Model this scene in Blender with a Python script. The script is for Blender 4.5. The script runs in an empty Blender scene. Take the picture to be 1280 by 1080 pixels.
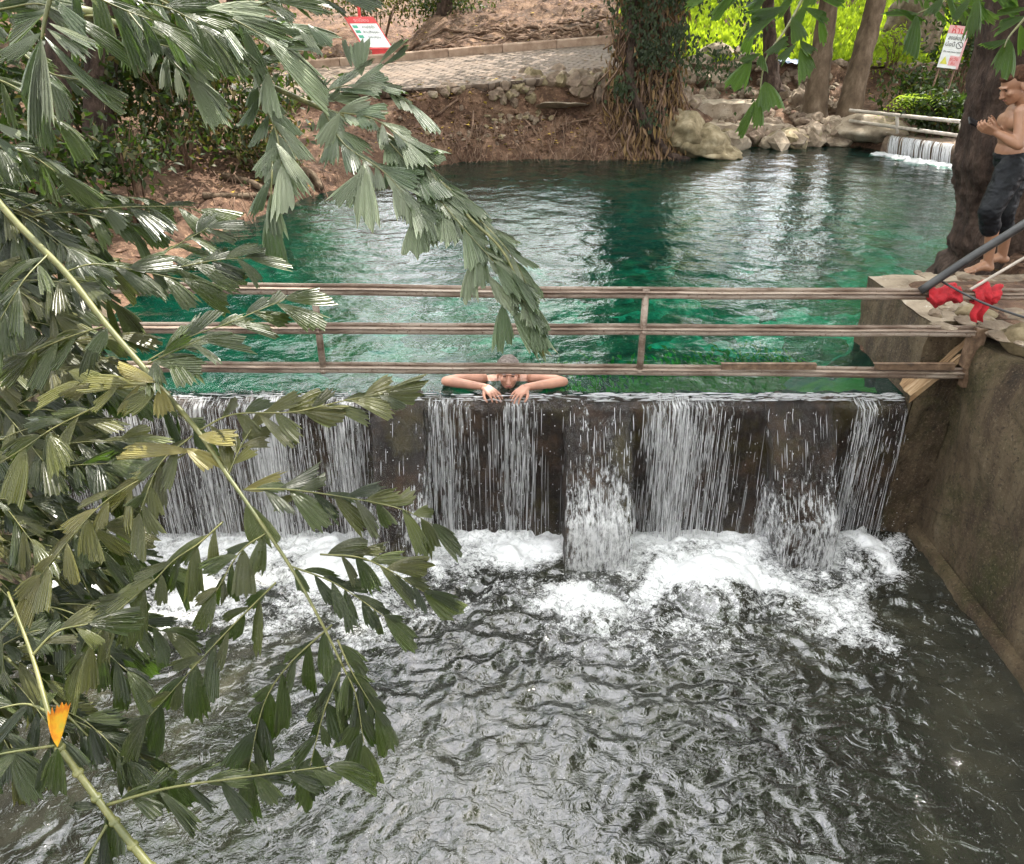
import bpy, bmesh, math, random
import numpy as np
from mathutils import Vector, Matrix, noise as mnoise

# ------------------------------------------------------------------ basics
random.seed(7)
RS = np.random.RandomState(11)
SC = bpy.context.scene
COL = SC.collection
TH = math.radians(28.0)
CT, ST = math.cos(TH), math.sin(TH)
CAM = Vector((0, 0, 2.39))
UP = Vector((0, 0, 1))
STREAM_Z = -1.08

def ray(px, py):
    x = (px - 640) / 1000.0; v = (540 - py) / 1000.0
    return Vector((x, CT + v * ST, -ST + v * CT))
def P(px, py, zc): return CAM + ray(px, py) * zc
def PZ(px, py, z):
    d = ray(px, py); return CAM + d * ((z - CAM.z) / d.z)
def PY(px, py, Y):
    d = ray(px, py); return CAM + d * (Y / d.y)

# ------------------------------------------------------------------ numpy noise
def _hash(ix, iy, iz, seed):
    h = (ix * 374761393 + iy * 668265263 + iz * 2147483647 + seed * 1274126177) & 0xFFFFFFFF
    h = ((h ^ (h >> 13)) * 1274126177) & 0xFFFFFFFF
    h = ((h ^ (h >> 15)) * 2246822519) & 0xFFFFFFFF
    return ((h ^ (h >> 16)) & 0xFFFFFF) / float(0xFFFFFF)
def vnoise(x, y, z=None, seed=0):
    x = np.asarray(x, dtype=np.float64); y = np.asarray(y, dtype=np.float64)
    z = np.zeros_like(x) if z is None else np.asarray(z, dtype=np.float64) + np.zeros_like(x)
    ix = np.floor(x).astype(np.int64); iy = np.floor(y).astype(np.int64); iz = np.floor(z).astype(np.int64)
    fx = x - ix; fy = y - iy; fz = z - iz
    fx = fx*fx*fx*(fx*(fx*6-15)+10); fy = fy*fy*fy*(fy*(fy*6-15)+10); fz = fz*fz*fz*(fz*(fz*6-15)+10)
    r = 0
    for dx in (0, 1):
        for dy in (0, 1):
            for dz in (0, 1):
                w = (fx if dx else 1-fx) * (fy if dy else 1-fy) * (fz if dz else 1-fz)
                r = r + w * _hash(ix+dx, iy+dy, iz+dz, seed)
    return r * 2 - 1
def fbm(x, y, z=None, octv=4, seed=0, gain=.5):
    r = 0; a = 1.0; f = 1.0
    for o in range(octv):
        r = r + a * vnoise(np.asarray(x)*f, np.asarray(y)*f, None if z is None else np.asarray(z)*f, seed + o*17)
        a *= gain; f *= 2.03
    return r
def sstep(a, b, x):
    t = np.clip((x - a) / (b - a), 0, 1); return t*t*(3-2*t)

# ------------------------------------------------------------------ mesh building
class MB:
    def __init__(s): s.v = []; s.f = []; s.at = {}; s.mi = []; s.n = 0
    def add(s, verts, faces, mi=0, **attrs):
        o = s.n
        verts = [tuple(p) for p in verts]
        s.v.extend(verts); s.n += len(verts)
        s.f.extend([tuple(i + o for i in f) for f in faces]); s.mi.extend([mi] * len(faces))
        for k in set(list(s.at.keys()) + list(attrs.keys())):
            L = s.at.setdefault(k, [])
            if len(L) < o: L.extend([0.0] * (o - len(L)))
            val = attrs.get(k, 0.0)
            if np.isscalar(val): L.extend([float(val)] * len(verts))
            else: L.extend([float(q) for q in val])
        return o
    def build(s, name, mats, parent=None, smooth=True, origin=None):
        if not isinstance(mats, (list, tuple)): mats = [mats]
        me = bpy.data.meshes.new(name)
        arr = np.array(s.v, dtype=np.float64).reshape(-1, 3)
        if parent is not None:
            org = Vector((0, 0, 0)); arr = arr - np.array(parent_world(parent))
        else:
            if origin is None:
                org = Vector(((arr[:, 0].min()+arr[:, 0].max())/2, (arr[:, 1].min()+arr[:, 1].max())/2, arr[:, 2].min()))
            else: org = Vector(origin)
            arr = arr - np.array(org)
        me.from_pydata(arr.tolist(), [], s.f)
        for k, L in s.at.items():
            if len(L) < s.n: L.extend([0.0] * (s.n - len(L)))
            a = me.attributes.new(k, 'FLOAT', 'POINT'); a.data.foreach_set('value', L)
        for m in mats: me.materials.append(m)
        if len(mats) > 1: me.polygons.foreach_set('material_index', s.mi)
        me.polygons.foreach_set('use_smooth', [smooth] * len(s.f))
        me.update()
        o = bpy.data.objects.new(name, me); COL.objects.link(o)
        if parent is not None: o.parent = parent
        else: o.location = org
        return o
def parent_world(p):
    w = Vector((0, 0, 0))
    while p is not None: w += p.location; p = p.parent
    return w
def tag(o, label=None, cat=None, group=None, kind=None):
    if label: o['label'] = label
    if cat: o['category'] = cat
    if group: o['group'] = group
    if kind: o['kind'] = kind
    return o
def thing(name, label, cat, loc, group=None):
    o = bpy.data.objects.new(name, None); COL.objects.link(o); o.location = loc
    o.empty_display_size = .1
    return tag(o, label, cat, group)
def copy_tree(o, parent=None):
    c = o.copy(); COL.objects.link(c)
    if parent is not None: c.parent = parent
    for ch in list(o.children): copy_tree(ch, c)
    return c

def frame(d):
    d = Vector(d).normalized()
    a = Vector((0, 0, 1)) if abs(d.z) < .9 else Vector((1, 0, 0))
    u = d.cross(a).normalized(); w = u.cross(d).normalized()
    return u, w
def tube(mb, pts, rad, sides=8, cap=True, mi=0, lump=0, seed=0, **attrs):
    pts = [Vector(p) for p in pts]; n = len(pts)
    if np.isscalar(rad): rad = [rad] * n
    V = []; F = []; u0 = None
    for i, p in enumerate(pts):
        d = (pts[min(i+1, n-1)] - pts[max(i-1, 0)])
        if d.length < 1e-9: d = Vector((0, 0, 1))
        d.normalize()
        if u0 is None: u, w = frame(d)
        else:
            u = (u0 - d * u0.dot(d))
            u = u.normalized() if u.length > 1e-6 else frame(d)[0]
            w = u.cross(d).normalized()
        u0 = u
        for k in range(sides):
            a = 2*math.pi*k/sides; r = rad[i]
            q = u*math.cos(a) + w*math.sin(a)
            if lump:
                r *= 1 + lump * mnoise.noise((p + q*rad[i]) * (1.0/max(rad[i]*1.1, .01)) * .8 + Vector((seed, seed*2, 0)))
            V.append(p + q * r)
    for i in range(n-1):
        for k in range(sides):
            k2 = (k+1) % sides
            F.append((i*sides+k, i*sides+k2, (i+1)*sides+k2, (i+1)*sides+k))
    if cap:
        F.append(tuple(range(sides))[::-1]); F.append(tuple((n-1)*sides+k for k in range(sides)))
    mb.add(V, F, mi, **attrs)
def smooth_path(pts, n):
    """Catmull-Rom through pts (Vectors or tuples), n samples."""
    A = [Vector(p) for p in pts]
    if len(A) == 2: return [A[0].lerp(A[1], i/(n-1)) for i in range(n)]
    A = [A[0]*2 - A[1]] + A + [A[-1]*2 - A[-2]]
    m = len(A) - 3; out = []
    for i in range(n):
        t = i/(n-1)*m; k = min(int(t), m-1); t -= k
        p0, p1, p2, p3 = A[k], A[k+1], A[k+2], A[k+3]
        out.append(.5*((2*p1) + (p2-p0)*t + (2*p0-5*p1+4*p2-p3)*t*t + (3*p1-p0-3*p2+p3)*t**3))
    return out
def box(mb, lo, hi, mi=0, jit=0, M=None, **attrs):
    x0, y0, z0 = lo; x1, y1, z1 = hi
    V = [Vector(q) for q in ((x0,y0,z0),(x1,y0,z0),(x1,y1,z0),(x0,y1,z0),(x0,y0,z1),(x1,y0,z1),(x1,y1,z1),(x0,y1,z1))]
    if jit: V = [q + Vector((random.uniform(-jit, jit), random.uniform(-jit, jit), random.uniform(-jit, jit))) for q in V]
    if M is not None: V = [M @ q for q in V]
    mb.add(V, [(0,3,2,1),(4,5,6,7),(0,1,5,4),(1,2,6,5),(2,3,7,6),(3,0,4,7)], mi, **attrs)
def gridmesh(mb, X, Y, Z, mi=0, **attrs):
    """X,Y,Z 2-D arrays"""
    h, w = X.shape
    V = np.stack([X, Y, Z], -1).reshape(-1, 3).tolist()
    idx = np.arange(h*w).reshape(h, w)
    F = np.stack([idx[:-1,:-1], idx[:-1,1:], idx[1:,1:], idx[1:,:-1]], -1).reshape(-1, 4).tolist()
    at = {k: np.asarray(v).reshape(-1) for k, v in attrs.items()}
    mb.add(V, F, mi, **at)
_ico = {}
def ico(sub):
    if sub not in _ico:
        bm = bmesh.new(); bmesh.ops.create_icosphere(bm, subdivisions=sub, radius=1)
        _ico[sub] = ([v.co.copy() for v in bm.verts], [tuple(v.index for v in f.verts) for f in bm.faces]); bm.free()
    return _ico[sub]
def rock(mb, c, size, seed, rough=.35, sub=2, rz=0, flat=1.0, mi=0, tilt=0, ch=.66):
    V0, F = ico(sub); V = []
    M = Matrix.Rotation(rz, 3, 'Z') @ Matrix.Rotation(tilt, 3, 'X'); off = Vector((seed*3.17, seed*1.31, seed*.7))
    for v in V0:
        d = 1 + rough*mnoise.noise(v*1.1 + off) + rough*.6*mnoise.noise(v*2.3 + off) + rough*.4*mnoise.noise(v*5 + off)
        q = v*d
        # chiselled planes
        for k in range(4):
            nrm = Vector((math.sin(seed*2.1+k*2.3), math.cos(seed*1.7+k*3.1), math.sin(seed+k*1.9))).normalized()
            e = q.dot(nrm) - ch
            if e > 0: q = q - nrm*e*.85
        q = Vector((q.x*size[0], q.y*size[1], q.z*size[2]*flat))
        V.append(M @ q + Vector(c))
    mb.add(V, F, mi)

# ------------------------------------------------------------------ materials
class NT:
    def __init__(s, name):
        s.m = bpy.data.materials.new(name); s.m.use_nodes = True
        s.t = s.m.node_tree; s.t.nodes.clear()
        s.out = s.t.nodes.new('ShaderNodeOutputMaterial')
        s._co = None
    def n(s, typ, **kw):
        nd = s.t.nodes.new(typ)
        for k, v in kw.items():
            if k.startswith('i_'): s.set(nd, k[2:].replace('_', ' '), v)
            else: setattr(nd, k, v)
        return nd
    def set(s, nd, name, v):
        sock = nd.inputs[int(name)] if isinstance(name, int) or name.isdigit() else nd.inputs[name]
        if isinstance(v, bpy.types.NodeSocket): s.t.links.new(v, sock)
        else: sock.default_value = v
    def coord(s, kind='Object', scale=(1, 1, 1), rot=(0, 0, 0)):
        tc = s.n('ShaderNodeTexCoord'); mp = s.n('ShaderNodeMapping')
        s.t.links.new(tc.outputs[kind], mp.inputs['Vector'])
        mp.inputs['Scale'].default_value = scale; mp.inputs['Rotation'].default_value = rot
        return mp.outputs[0]
    def noise(s, vec, scale=5, detail=5, rough=.6, dist=0):
        nd = s.n('ShaderNodeTexNoise'); s.t.links.new(vec, nd.inputs['Vector'])
        nd.inputs['Scale'].default_value = scale; nd.inputs['Detail'].default_value = detail
        nd.inputs['Roughness'].default_value = rough; nd.inputs['Distortion'].default_value = dist
        return nd.outputs['Fac']
    def voro(s, vec, scale=5, feature='F1', out='Distance'):
        nd = s.n('ShaderNodeTexVoronoi'); nd.feature = feature; s.t.links.new(vec, nd.inputs['Vector'])
        nd.inputs['Scale'].default_value = scale; return nd.outputs[out]
    def ramp(s, fac, stops, interp='LINEAR'):
        nd = s.n('ShaderNodeValToRGB'); s.t.links.new(fac, nd.inputs[0]); cr = nd.color_ramp; cr.interpolation = interp
        while len(cr.elements) < len(stops): cr.elements.new(.5)
        for e, (p, c) in zip(cr.elements, stops):
            e.position = p; e.color = (c, c, c, 1) if np.isscalar(c) else (c[0], c[1], c[2], 1)
        return nd.outputs[0]
    def mix(s, fac, a, b, blend='MIX'):
        nd = s.n('ShaderNodeMix'); nd.data_type = 'RGBA'; nd.blend_type = blend
        for i, v in ((0, fac), (6, a), (7, b)):
            if isinstance(v, bpy.types.NodeSocket): s.t.links.new(v, nd.inputs[i])
            else: nd.inputs[i].default_value = v if i == 0 else (v[0], v[1], v[2], 1)
        return nd.outputs[2]
    def math(s, op, a, b=0.0, clamp=False):
        nd = s.n('ShaderNodeMath'); nd.operation = op; nd.use_clamp = clamp
        for i, v in ((0, a), (1, b)):
            if isinstance(v, bpy.types.NodeSocket): s.t.links.new(v, nd.inputs[i])
            else: nd.inputs[i].default_value = v
        return nd.outputs[0]
    def attr(s, name):
        nd = s.n('ShaderNodeAttribute'); nd.attribute_name = name; return nd.outputs['Fac']
    def bump(s, h, strength=.5, dist=.02, normal=None):
        nd = s.n('ShaderNodeBump'); s.t.links.new(h, nd.inputs['Height'])
        nd.inputs['Strength'].default_value = strength; nd.inputs['Distance'].default_value = dist
        if normal is not None: s.t.links.new(normal, nd.inputs['Normal'])
        return nd.outputs[0]
    def bsdf(s, color=None, rough=.6, normal=None, spec=.5, metal=0, coat=0, ior=None):
        nd = s.n('ShaderNodeBsdfPrincipled')
        for k, v in (('Base Color', color), ('Roughness', rough), ('Normal', normal), ('Specular IOR Level', spec), ('Metallic', metal), ('Coat Weight', coat), ('IOR', ior)):
            if v is None: continue
            if isinstance(v, bpy.types.NodeSocket): s.t.links.new(v, nd.inputs[k])
            elif k == 'Base Color': nd.inputs[k].default_value = (v[0], v[1], v[2], 1)
            else: nd.inputs[k].default_value = v
        return nd.outputs[0]
    def mixsh(s, fac, a, b):
        nd = s.n('ShaderNodeMixShader')
        for i, v in ((0, fac), (1, a), (2, b)):
            if isinstance(v, bpy.types.NodeSocket): s.t.links.new(v, nd.inputs[i])
            else: nd.inputs[i].default_value = v
        return nd.outputs[0]
    def done(s, sh):
        s.t.links.new(sh, s.out.inputs['Surface']); return s.m

def rough_mat(name, stops, scale=4, detail=8, rough=.85, bump=.8, bdist=.04, bscale=None, stretch=(1, 1, 1), spec=.3, spots=None, noise_rough=.65):
    t = NT(name); c = t.coord('Object', stretch)
    f = t.noise(c, scale, detail, noise_rough)
    col = t.ramp(f, stops)
    if spots:
        for (sc, lo, hi, colr) in spots:
            m = t.ramp(t.noise(c, sc, 6, .7), [(lo, 0.), (hi, 1.)])
            col = t.mix(m, col, colr)
    h = t.noise(c, bscale or scale*2.5, 8, .7)
    return t.done(t.bsdf(col, rough, t.bump(h, bump, bdist), spec))

MAT = {}
MAT['soil'] = rough_mat('soil_litter', [(.3, (.03, .016, .010)), (.48, (.095, .05, .03)), (.6, (.17, .10, .062)), (.75, (.28, .18, .12))], 3.0, 10, .9, .9, .06, 9,
                        spots=[(14, .54, .64, (.24, .145, .09)), (22, .56, .66, (.03, .018, .011)), (1.3, .5, .7, (.06, .036, .022))])
MAT['stone'] = rough_mat('limestone', [(.3, (.07, .05, .034)), (.5, (.20, .15, .105)), (.70, (.38, .31, .235))], 5, 9, .85, .7, .03, 14,
                         spots=[(3.5, .56, .68, (.20, .17, .06)), (9, .62, .7, (.08, .06, .04))])
MAT['darkstone'] = rough_mat('dark_stone', [(.3, (.07, .05, .035)), (.5, (.17, .12, .085)), (.7, (.30, .23, .16))], 5, 9, .85, .7, .03, 14,
                             spots=[(3.5, .55, .68, (.10, .11, .035))])
MAT['mossstone'] = rough_mat('mossy_stone', [(.3, (.08, .06, .03)), (.5, (.21, .165, .095)), (.7, (.36, .30, .20))], 5, 9, .85, .7, .02, 18)
MAT['concrete'] = rough_mat('weathered_concrete', [(.3, (.13, .095, .065)), (.5, (.29, .23, .165)), (.7, (.43, .365, .285))], 3.5, 10, .88, .6, .02, 16,
                            spots=[(7, .58, .7, (.14, .10, .06)), (30, .62, .7, (.55, .5, .42))])
MAT['bark'] = rough_mat('bark', [(.3, (.022, .013, .010)), (.5, (.070, .044, .032)), (.7, (.15, .10, .075))], 11, 9, .92, 1.0, .09, 30, (1, 1, .4))
MAT['palebark'] = rough_mat('pale_bark', [(.3, (.045, .028, .016)), (.5, (.105, .072, .045)), (.7, (.19, .14, .095))], 6, 8, .9, .8, .03, 20, (1, 1, .5))
MAT['root'] = rough_mat('root_wood', [(.3, (.05, .028, .018)), (.5, (.14, .085, .055)), (.7, (.27, .18, .125))], 9, 6, .85, .6, .02, 30)
MAT['plank'] = rough_mat('weathered_plank', [(.3, (.14, .075, .035)), (.5, (.33, .21, .11)), (.7, (.48, .35, .22))], 5, 8, .8, .7, .012, 14, (1, 6, 1))
MAT['dry'] = rough_mat('dry_leaf', [(.3, (.12, .06, .035)), (.5, (.27, .15, .095)), (.7, (.42, .28, .20))], 14, 4, .75, .3, .01)

# retaining wall: damp, streaked, mossy
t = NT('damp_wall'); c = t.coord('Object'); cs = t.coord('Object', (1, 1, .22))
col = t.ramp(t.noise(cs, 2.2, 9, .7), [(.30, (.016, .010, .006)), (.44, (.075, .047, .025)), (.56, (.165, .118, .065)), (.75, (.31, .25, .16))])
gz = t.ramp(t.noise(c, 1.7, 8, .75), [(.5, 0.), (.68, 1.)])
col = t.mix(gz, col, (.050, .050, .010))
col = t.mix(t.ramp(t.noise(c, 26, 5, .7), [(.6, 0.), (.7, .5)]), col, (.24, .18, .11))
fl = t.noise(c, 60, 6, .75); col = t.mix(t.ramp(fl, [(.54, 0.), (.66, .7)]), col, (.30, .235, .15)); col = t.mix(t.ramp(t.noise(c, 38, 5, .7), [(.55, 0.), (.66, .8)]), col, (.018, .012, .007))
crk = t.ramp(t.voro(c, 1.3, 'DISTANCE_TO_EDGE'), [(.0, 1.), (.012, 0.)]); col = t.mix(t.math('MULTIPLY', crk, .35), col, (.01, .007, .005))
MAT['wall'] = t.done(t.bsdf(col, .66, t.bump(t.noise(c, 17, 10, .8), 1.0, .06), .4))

# weir face: wet, almost black
t = NT('wet_weir_stone'); c = t.coord('Object')
col = t.ramp(t.noise(c, 4, 9, .7), [(.3, (.006, .003, .002)), (.5, (.030, .016, .009)), (.64, (.085, .046, .022)), (.8, (.15, .10, .045))])
moss = t.ramp(t.noise(c, 1.6, 7, .7), [(.52, 0.), (.66, 1.)])
col = t.mix(moss, col, (.075, .058, .010))
MAT['weir'] = t.done(t.bsdf(col, .42, t.bump(t.noise(c, 30, 9, .8), 1.0, .07), .45))

# foliage: waxy leaves with per-leaf variation (rnd) and true yellowing/dust (yel)
def leaf_mat(name, dark, mid, yellow, rough=.34, transl=.25, dust=.5, spec=.6, tcol=(.22, .42, .04)):
    t = NT(name); c = t.coord('Object')
    r = t.attr('rnd'); y = t.attr('yel')
    col = t.mix(r, dark, mid)
    col = t.mix(y, col, yellow)
    if dust:
        d = t.ramp(t.noise(c, 130, 4, .7), [(.50, 0.), (.72, dust)])
        d2 = t.ramp(t.noise(c, 9, 3, .6), [(.38, 0.), (.62, 1.)])
        col = t.mix(t.math('MULTIPLY', d, d2), col, (.46, .45, .27))
    rib = t.attr('rib')
    nrm = t.bump(t.math('MULTIPLY', t.math('SINE', t.math('MULTIPLY', rib, 62.0)), .5), 1.0, .006)
    ro = t.ramp(t.noise(c, 30, 3, .6), [(.3, rough-.06), (.7, rough+.14)])
    pr = t.bsdf(col, ro, nrm, spec)
    tr = t.n('ShaderNodeBsdfTranslucent'); t.set(tr, 'Color', t.mix(y, (tcol[0], tcol[1], tcol[2]), (.5, .42, .08)))
    return t.done(t.mixsh(transl, pr, tr.outputs[0]))
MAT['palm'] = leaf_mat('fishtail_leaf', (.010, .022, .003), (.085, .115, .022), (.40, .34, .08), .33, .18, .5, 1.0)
MAT['palmsheen'] = leaf_mat('fishtail_leaf_sheen', (.06, .11, .035), (.44, .49, .32), (.42, .40, .20), .36, .16, .25, 1.0)  # sky sheen of these leaves is put into the pale base colour
MAT['palmlit'] = leaf_mat('fishtail_leaf_lit', (.02, .05, .010), (.06, .11, .022), (.33, .30, .12), .38, .42, .25, .6, (.26, .50, .05))  # greener, more translucent leaf colour stands in for backlight
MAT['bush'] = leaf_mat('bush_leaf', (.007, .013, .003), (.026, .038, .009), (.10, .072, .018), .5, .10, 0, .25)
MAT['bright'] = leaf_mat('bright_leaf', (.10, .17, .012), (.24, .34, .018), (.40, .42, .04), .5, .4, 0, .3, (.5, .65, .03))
MAT['canopy'] = leaf_mat('canopy_leaf', (.018, .038, .010), (.06, .11, .02), (.2, .2, .03), .4, .35, 0, .4, (.2, .4, .03))
MAT['weed'] = leaf_mat('water_weed', (.10, .22, .01), (.34, .44, .02), (.4, .4, .05), .6, .3, 0, .2, (.3, .5, .02))
MAT['deadleaf'] = leaf_mat('dead_leaf', (.07, .04, .028), (.22, .135, .095), (.45, .30, .06), .7, .2, 0, .2, (.4, .25, .1))
t = NT('frond_stem'); c = t.coord('Object')
MAT['stem'] = t.done(t.bsdf(t.ramp(t.noise(c, 18, 5, .6), [(.3, (.05, .06, .014)), (.55, (.115, .115, .032)), (.75, (.19, .175, .07))]), .45))
t = NT('yellow_leaf'); c = t.coord('Object')
MAT['yellow'] = t.done(t.bsdf(t.ramp(t.noise(c, 20, 4, .6), [(.38, (.70, .22, .02)), (.55, (.82, .45, .03)), (.72, (.55, .45, .06))]), .45))

# painted, rusting metal
t = NT('rusty_rail'); c = t.coord('Object'); c2 = t.coord('Object', (.35, 2, 2))
f = t.noise(c2, 6, 8, .7)
col = t.ramp(f, [(.3, (.06, .036, .024)), (.42, (.15, .10, .07)), (.53, (.29, .225, .175)), (.74, (.44, .37, .305))])
col = t.mix(t.ramp(t.noise(c, 45, 4, .7), [(.58, 0.), (.68, 1.)]), col, (.10, .045, .02))
MAT['rail'] = t.done(t.bsdf(col, .5, t.bump(t.noise(c, 50, 5, .7), .3, .01), .5))
t = NT('dull_rail'); c = t.coord('Object')
MAT['rail2'] = t.done(t.bsdf(t.ramp(t.noise(c, 8, 5, .6), [(.3, (.30, .25, .20)), (.7, (.6, .53, .46))]), .5))
t = NT('brown_plate'); c = t.coord('Object')
MAT['plate'] = t.done(t.bsdf(t.ramp(t.noise(c, 14, 6, .7), [(.3, (.05, .03, .018)), (.5, (.14, .085, .05)), (.72, (.30, .2, .13))]), .6, t.bump(t.noise(c, 40, 5, .7), .4, .01)))
t = NT('black_pipe'); c = t.coord('Object')
MAT['pipe'] = t.done(t.bsdf(t.ramp(t.noise(c, 10, 4, .6), [(.3, (.012, .012, .013)), (.7, (.05, .048, .046))]), .42))
def plain(name, col, rough=.6, var=.25, sc=12, bump=0, spec=.5):
    t = NT(name); c = t.coord('Object')
    a = tuple(x*(1-var) for x in col); b = tuple(min(1, x*(1+var)) for x in col)
    f = t.noise(c, sc, 5, .65)
    return t.done(t.bsdf(t.ramp(f, [(.3, a), (.7, b)]), rough, t.bump(f, bump, .01) if bump else None, spec))
MAT['red'] = plain('red_cloth', (.40, .012, .02), .75, .35, 22, .4)
MAT['signred'] = plain('sign_red', (.62, .05, .05), .5, .15)
MAT['signwhite'] = plain('sign_white', (.75, .76, .74), .5, .08, 8)
MAT['signpink'] = plain('sign_pink', (.72, .38, .38), .5, .1, 8)
MAT['signblack'] = plain('sign_black', (.03, .03, .035), .5)
MAT['signgreen'] = plain('sign_green', (.05, .35, .22), .5)
MAT['signyellow'] = plain('sign_yellow', (.6, .58, .08), .5)
MAT['skin'] = plain('tan_skin', (.29, .150, .088), .48, .22, 6, .08)
MAT['skinpale'] = plain('pale_skin', (.50, .255, .175), .42, .2, 9, .08)
MAT['hair'] = plain('dark_hair', (.06, .028, .015), .75, .6, 60, .6, .15)
MAT['hairgrey'] = plain('grey_hair', (.17, .14, .125), .75, .6, 70, .8, .2)
MAT['lip'] = plain('lip', (.36, .11, .09), .4)
MAT['eye'] = plain('eye_dark', (.02, .015, .012), .2)
MAT['shorts'] = plain('wet_navy_shorts', (.005, .006, .008), .55, .5, 16, 1.0, .22)
MAT['phone'] = plain('phone_black', (.012, .012, .014), .25)
MAT['clothblue'] = plain('blue_white_cloth', (.42, .50, .66), .7, .45, 12)
MAT['kerb'] = rough_mat('kerb_concrete', [(.3, (.20, .13, .09)), (.5, (.33, .23, .165)), (.7, (.44, .33, .25))], 4, 8, .85, .4, .01)

# paving: small interlocking blocks
t = NT('paver'); c = t.coord('Object', (1, 1, 1), (0, 0, .35))
br = t.n('ShaderNodeTexBrick'); t.t.links.new(c, br.inputs['Vector'])
br.inputs['Scale'].default_value = 1.7; br.inputs['Mortar Size'].default_value = .045; br.inputs['Mortar Smooth'].default_value = .5
br.inputs['Color1'].default_value = (.13, .092, .066, 1); br.inputs['Color2'].default_value = (.20, .148, .108, 1); br.inputs['Mortar'].default_value = (.07, .045, .03, 1)
col = t.mix(t.ramp(t.noise(c, 2.2, 8, .7), [(.5, 0.), (.7, .75)]), br.outputs['Color'], (.20, .13, .085))
inv = t.math('SUBTRACT', 1.0, br.outputs['Fac'])
MAT['paver'] = t.done(t.bsdf(col, .85, t.bump(inv, 1.0, .06)))

# pool water: tinted, see-through, rippled
t = NT('pool_water'); c = t.coord('Object')
n1 = t.noise(c, 3.2, 4, .55, .4); n2 = t.noise(c, 11, 4, .55)
h = t.math('ADD', t.math('MULTIPLY', n1, 1.0), t.math('MULTIPLY', n2, .36))
nb = t.bump(h, 1.0, .019)
gl = t.n('ShaderNodeBsdfGlossy'); t.set(gl, 'Roughness', .02); t.set(gl, 'Normal', nb); t.set(gl, 'Color', (1, 1, 1, 1))
tp = t.n('ShaderNodeBsdfTransparent'); t.set(tp, 'Color', (.075, .54, .43, 1))
df = t.n('ShaderNodeBsdfDiffuse'); t.set(df, 'Color', (.002, .060, .052, 1))
fr = t.n('ShaderNodeFresnel'); t.set(fr, 'IOR', 1.36); t.set(fr, 'Normal', nb)
body = t.mixsh(.10, tp.outputs[0], df.outputs[0])
MAT['pool'] = t.done(t.mixsh(fr.outputs[0], body, gl.outputs[0]))
# pool bed
t = NT('pool_bed'); c = t.coord('Object')
col = t.ramp(t.noise(c, 2.1, 12, .78), [(.30, (.02, .04, .03)), (.45, (.10, .16, .12)), (.58, (.30, .39, .31)), (.78, (.62, .68, .56))])
mu = t.attr('mud'); col = t.mix(mu, col, (.035, .05, .035)); wd = t.attr('weed'); col = t.mix(t.ramp(t.math('ADD', wd, t.math('MULTIPLY', t.math('SUBTRACT', t.noise(c, 7, 6, .7), .5), 1.4)), [(.35, 0.), (.7, 1.)]), col, (.50, .60, .05))
MAT['bed'] = t.done(t.bsdf(col, .9, t.bump(t.noise(c, 9, 6, .7), 1., .1)))

# stream water: murky, rough, foam where it churns (attribute 'foam')
t = NT('stream_water'); c = t.coord('Object'); cw = t.coord('Object', (1, 1, 1))
fo = t.attr('foam')
cw2 = t.coord('Object', (1, 1.35, 1), (0, 0, .5)); n1 = t.noise(cw2, 6.5, 3, .55, 1.5); n2 = t.noise(c, 30, 3, .55, 1.0)
h = t.math('ADD', t.math('ADD', t.math('MULTIPLY', t.math('ABSOLUTE', t.math('SUBTRACT', n1, .5)), .55), t.math('MULTIPLY', n1, .5)), t.math('MULTIPLY', n2, .14))
nb = t.bump(h, 1.0, .020)
col = t.ramp(t.noise(c, 1.3, 5, .6), [(.3, (.012, .012, .010)), (.5, (.022, .023, .017)), (.7, (.050, .048, .032))])
wat = t.bsdf(col, .06, nb, .5, ior=2.0)
fn = t.noise(c, 26, 9, .74, .8)
fg = t.noise(c, 95, 4, .7); fm = t.math('ADD', t.math('ADD', t.math('MULTIPLY', fo, 1.0), t.math('MULTIPLY', t.math('SUBTRACT', fg, .5), 1.1)), t.math('MULTIPLY', t.math('SUBTRACT', fn, .5), 2.3))
fmask = t.ramp(fm, [(.30, 0.), (.58, .5), (1.0, 1.)])
fcol = t.ramp(fn, [(.3, (.66, .67, .68)), (.55, (.88, .88, .88))])
fsh = t.bsdf(fcol, .5, t.bump(fn, .35, .02), .4)
MAT['stream'] = t.done(t.mixsh(fmask, wat, fsh))
MAT['streambed'] = rough_mat('stream_bed', [(.3, (.02, .018, .012)), (.6, (.07, .06, .04))], 4)

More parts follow.
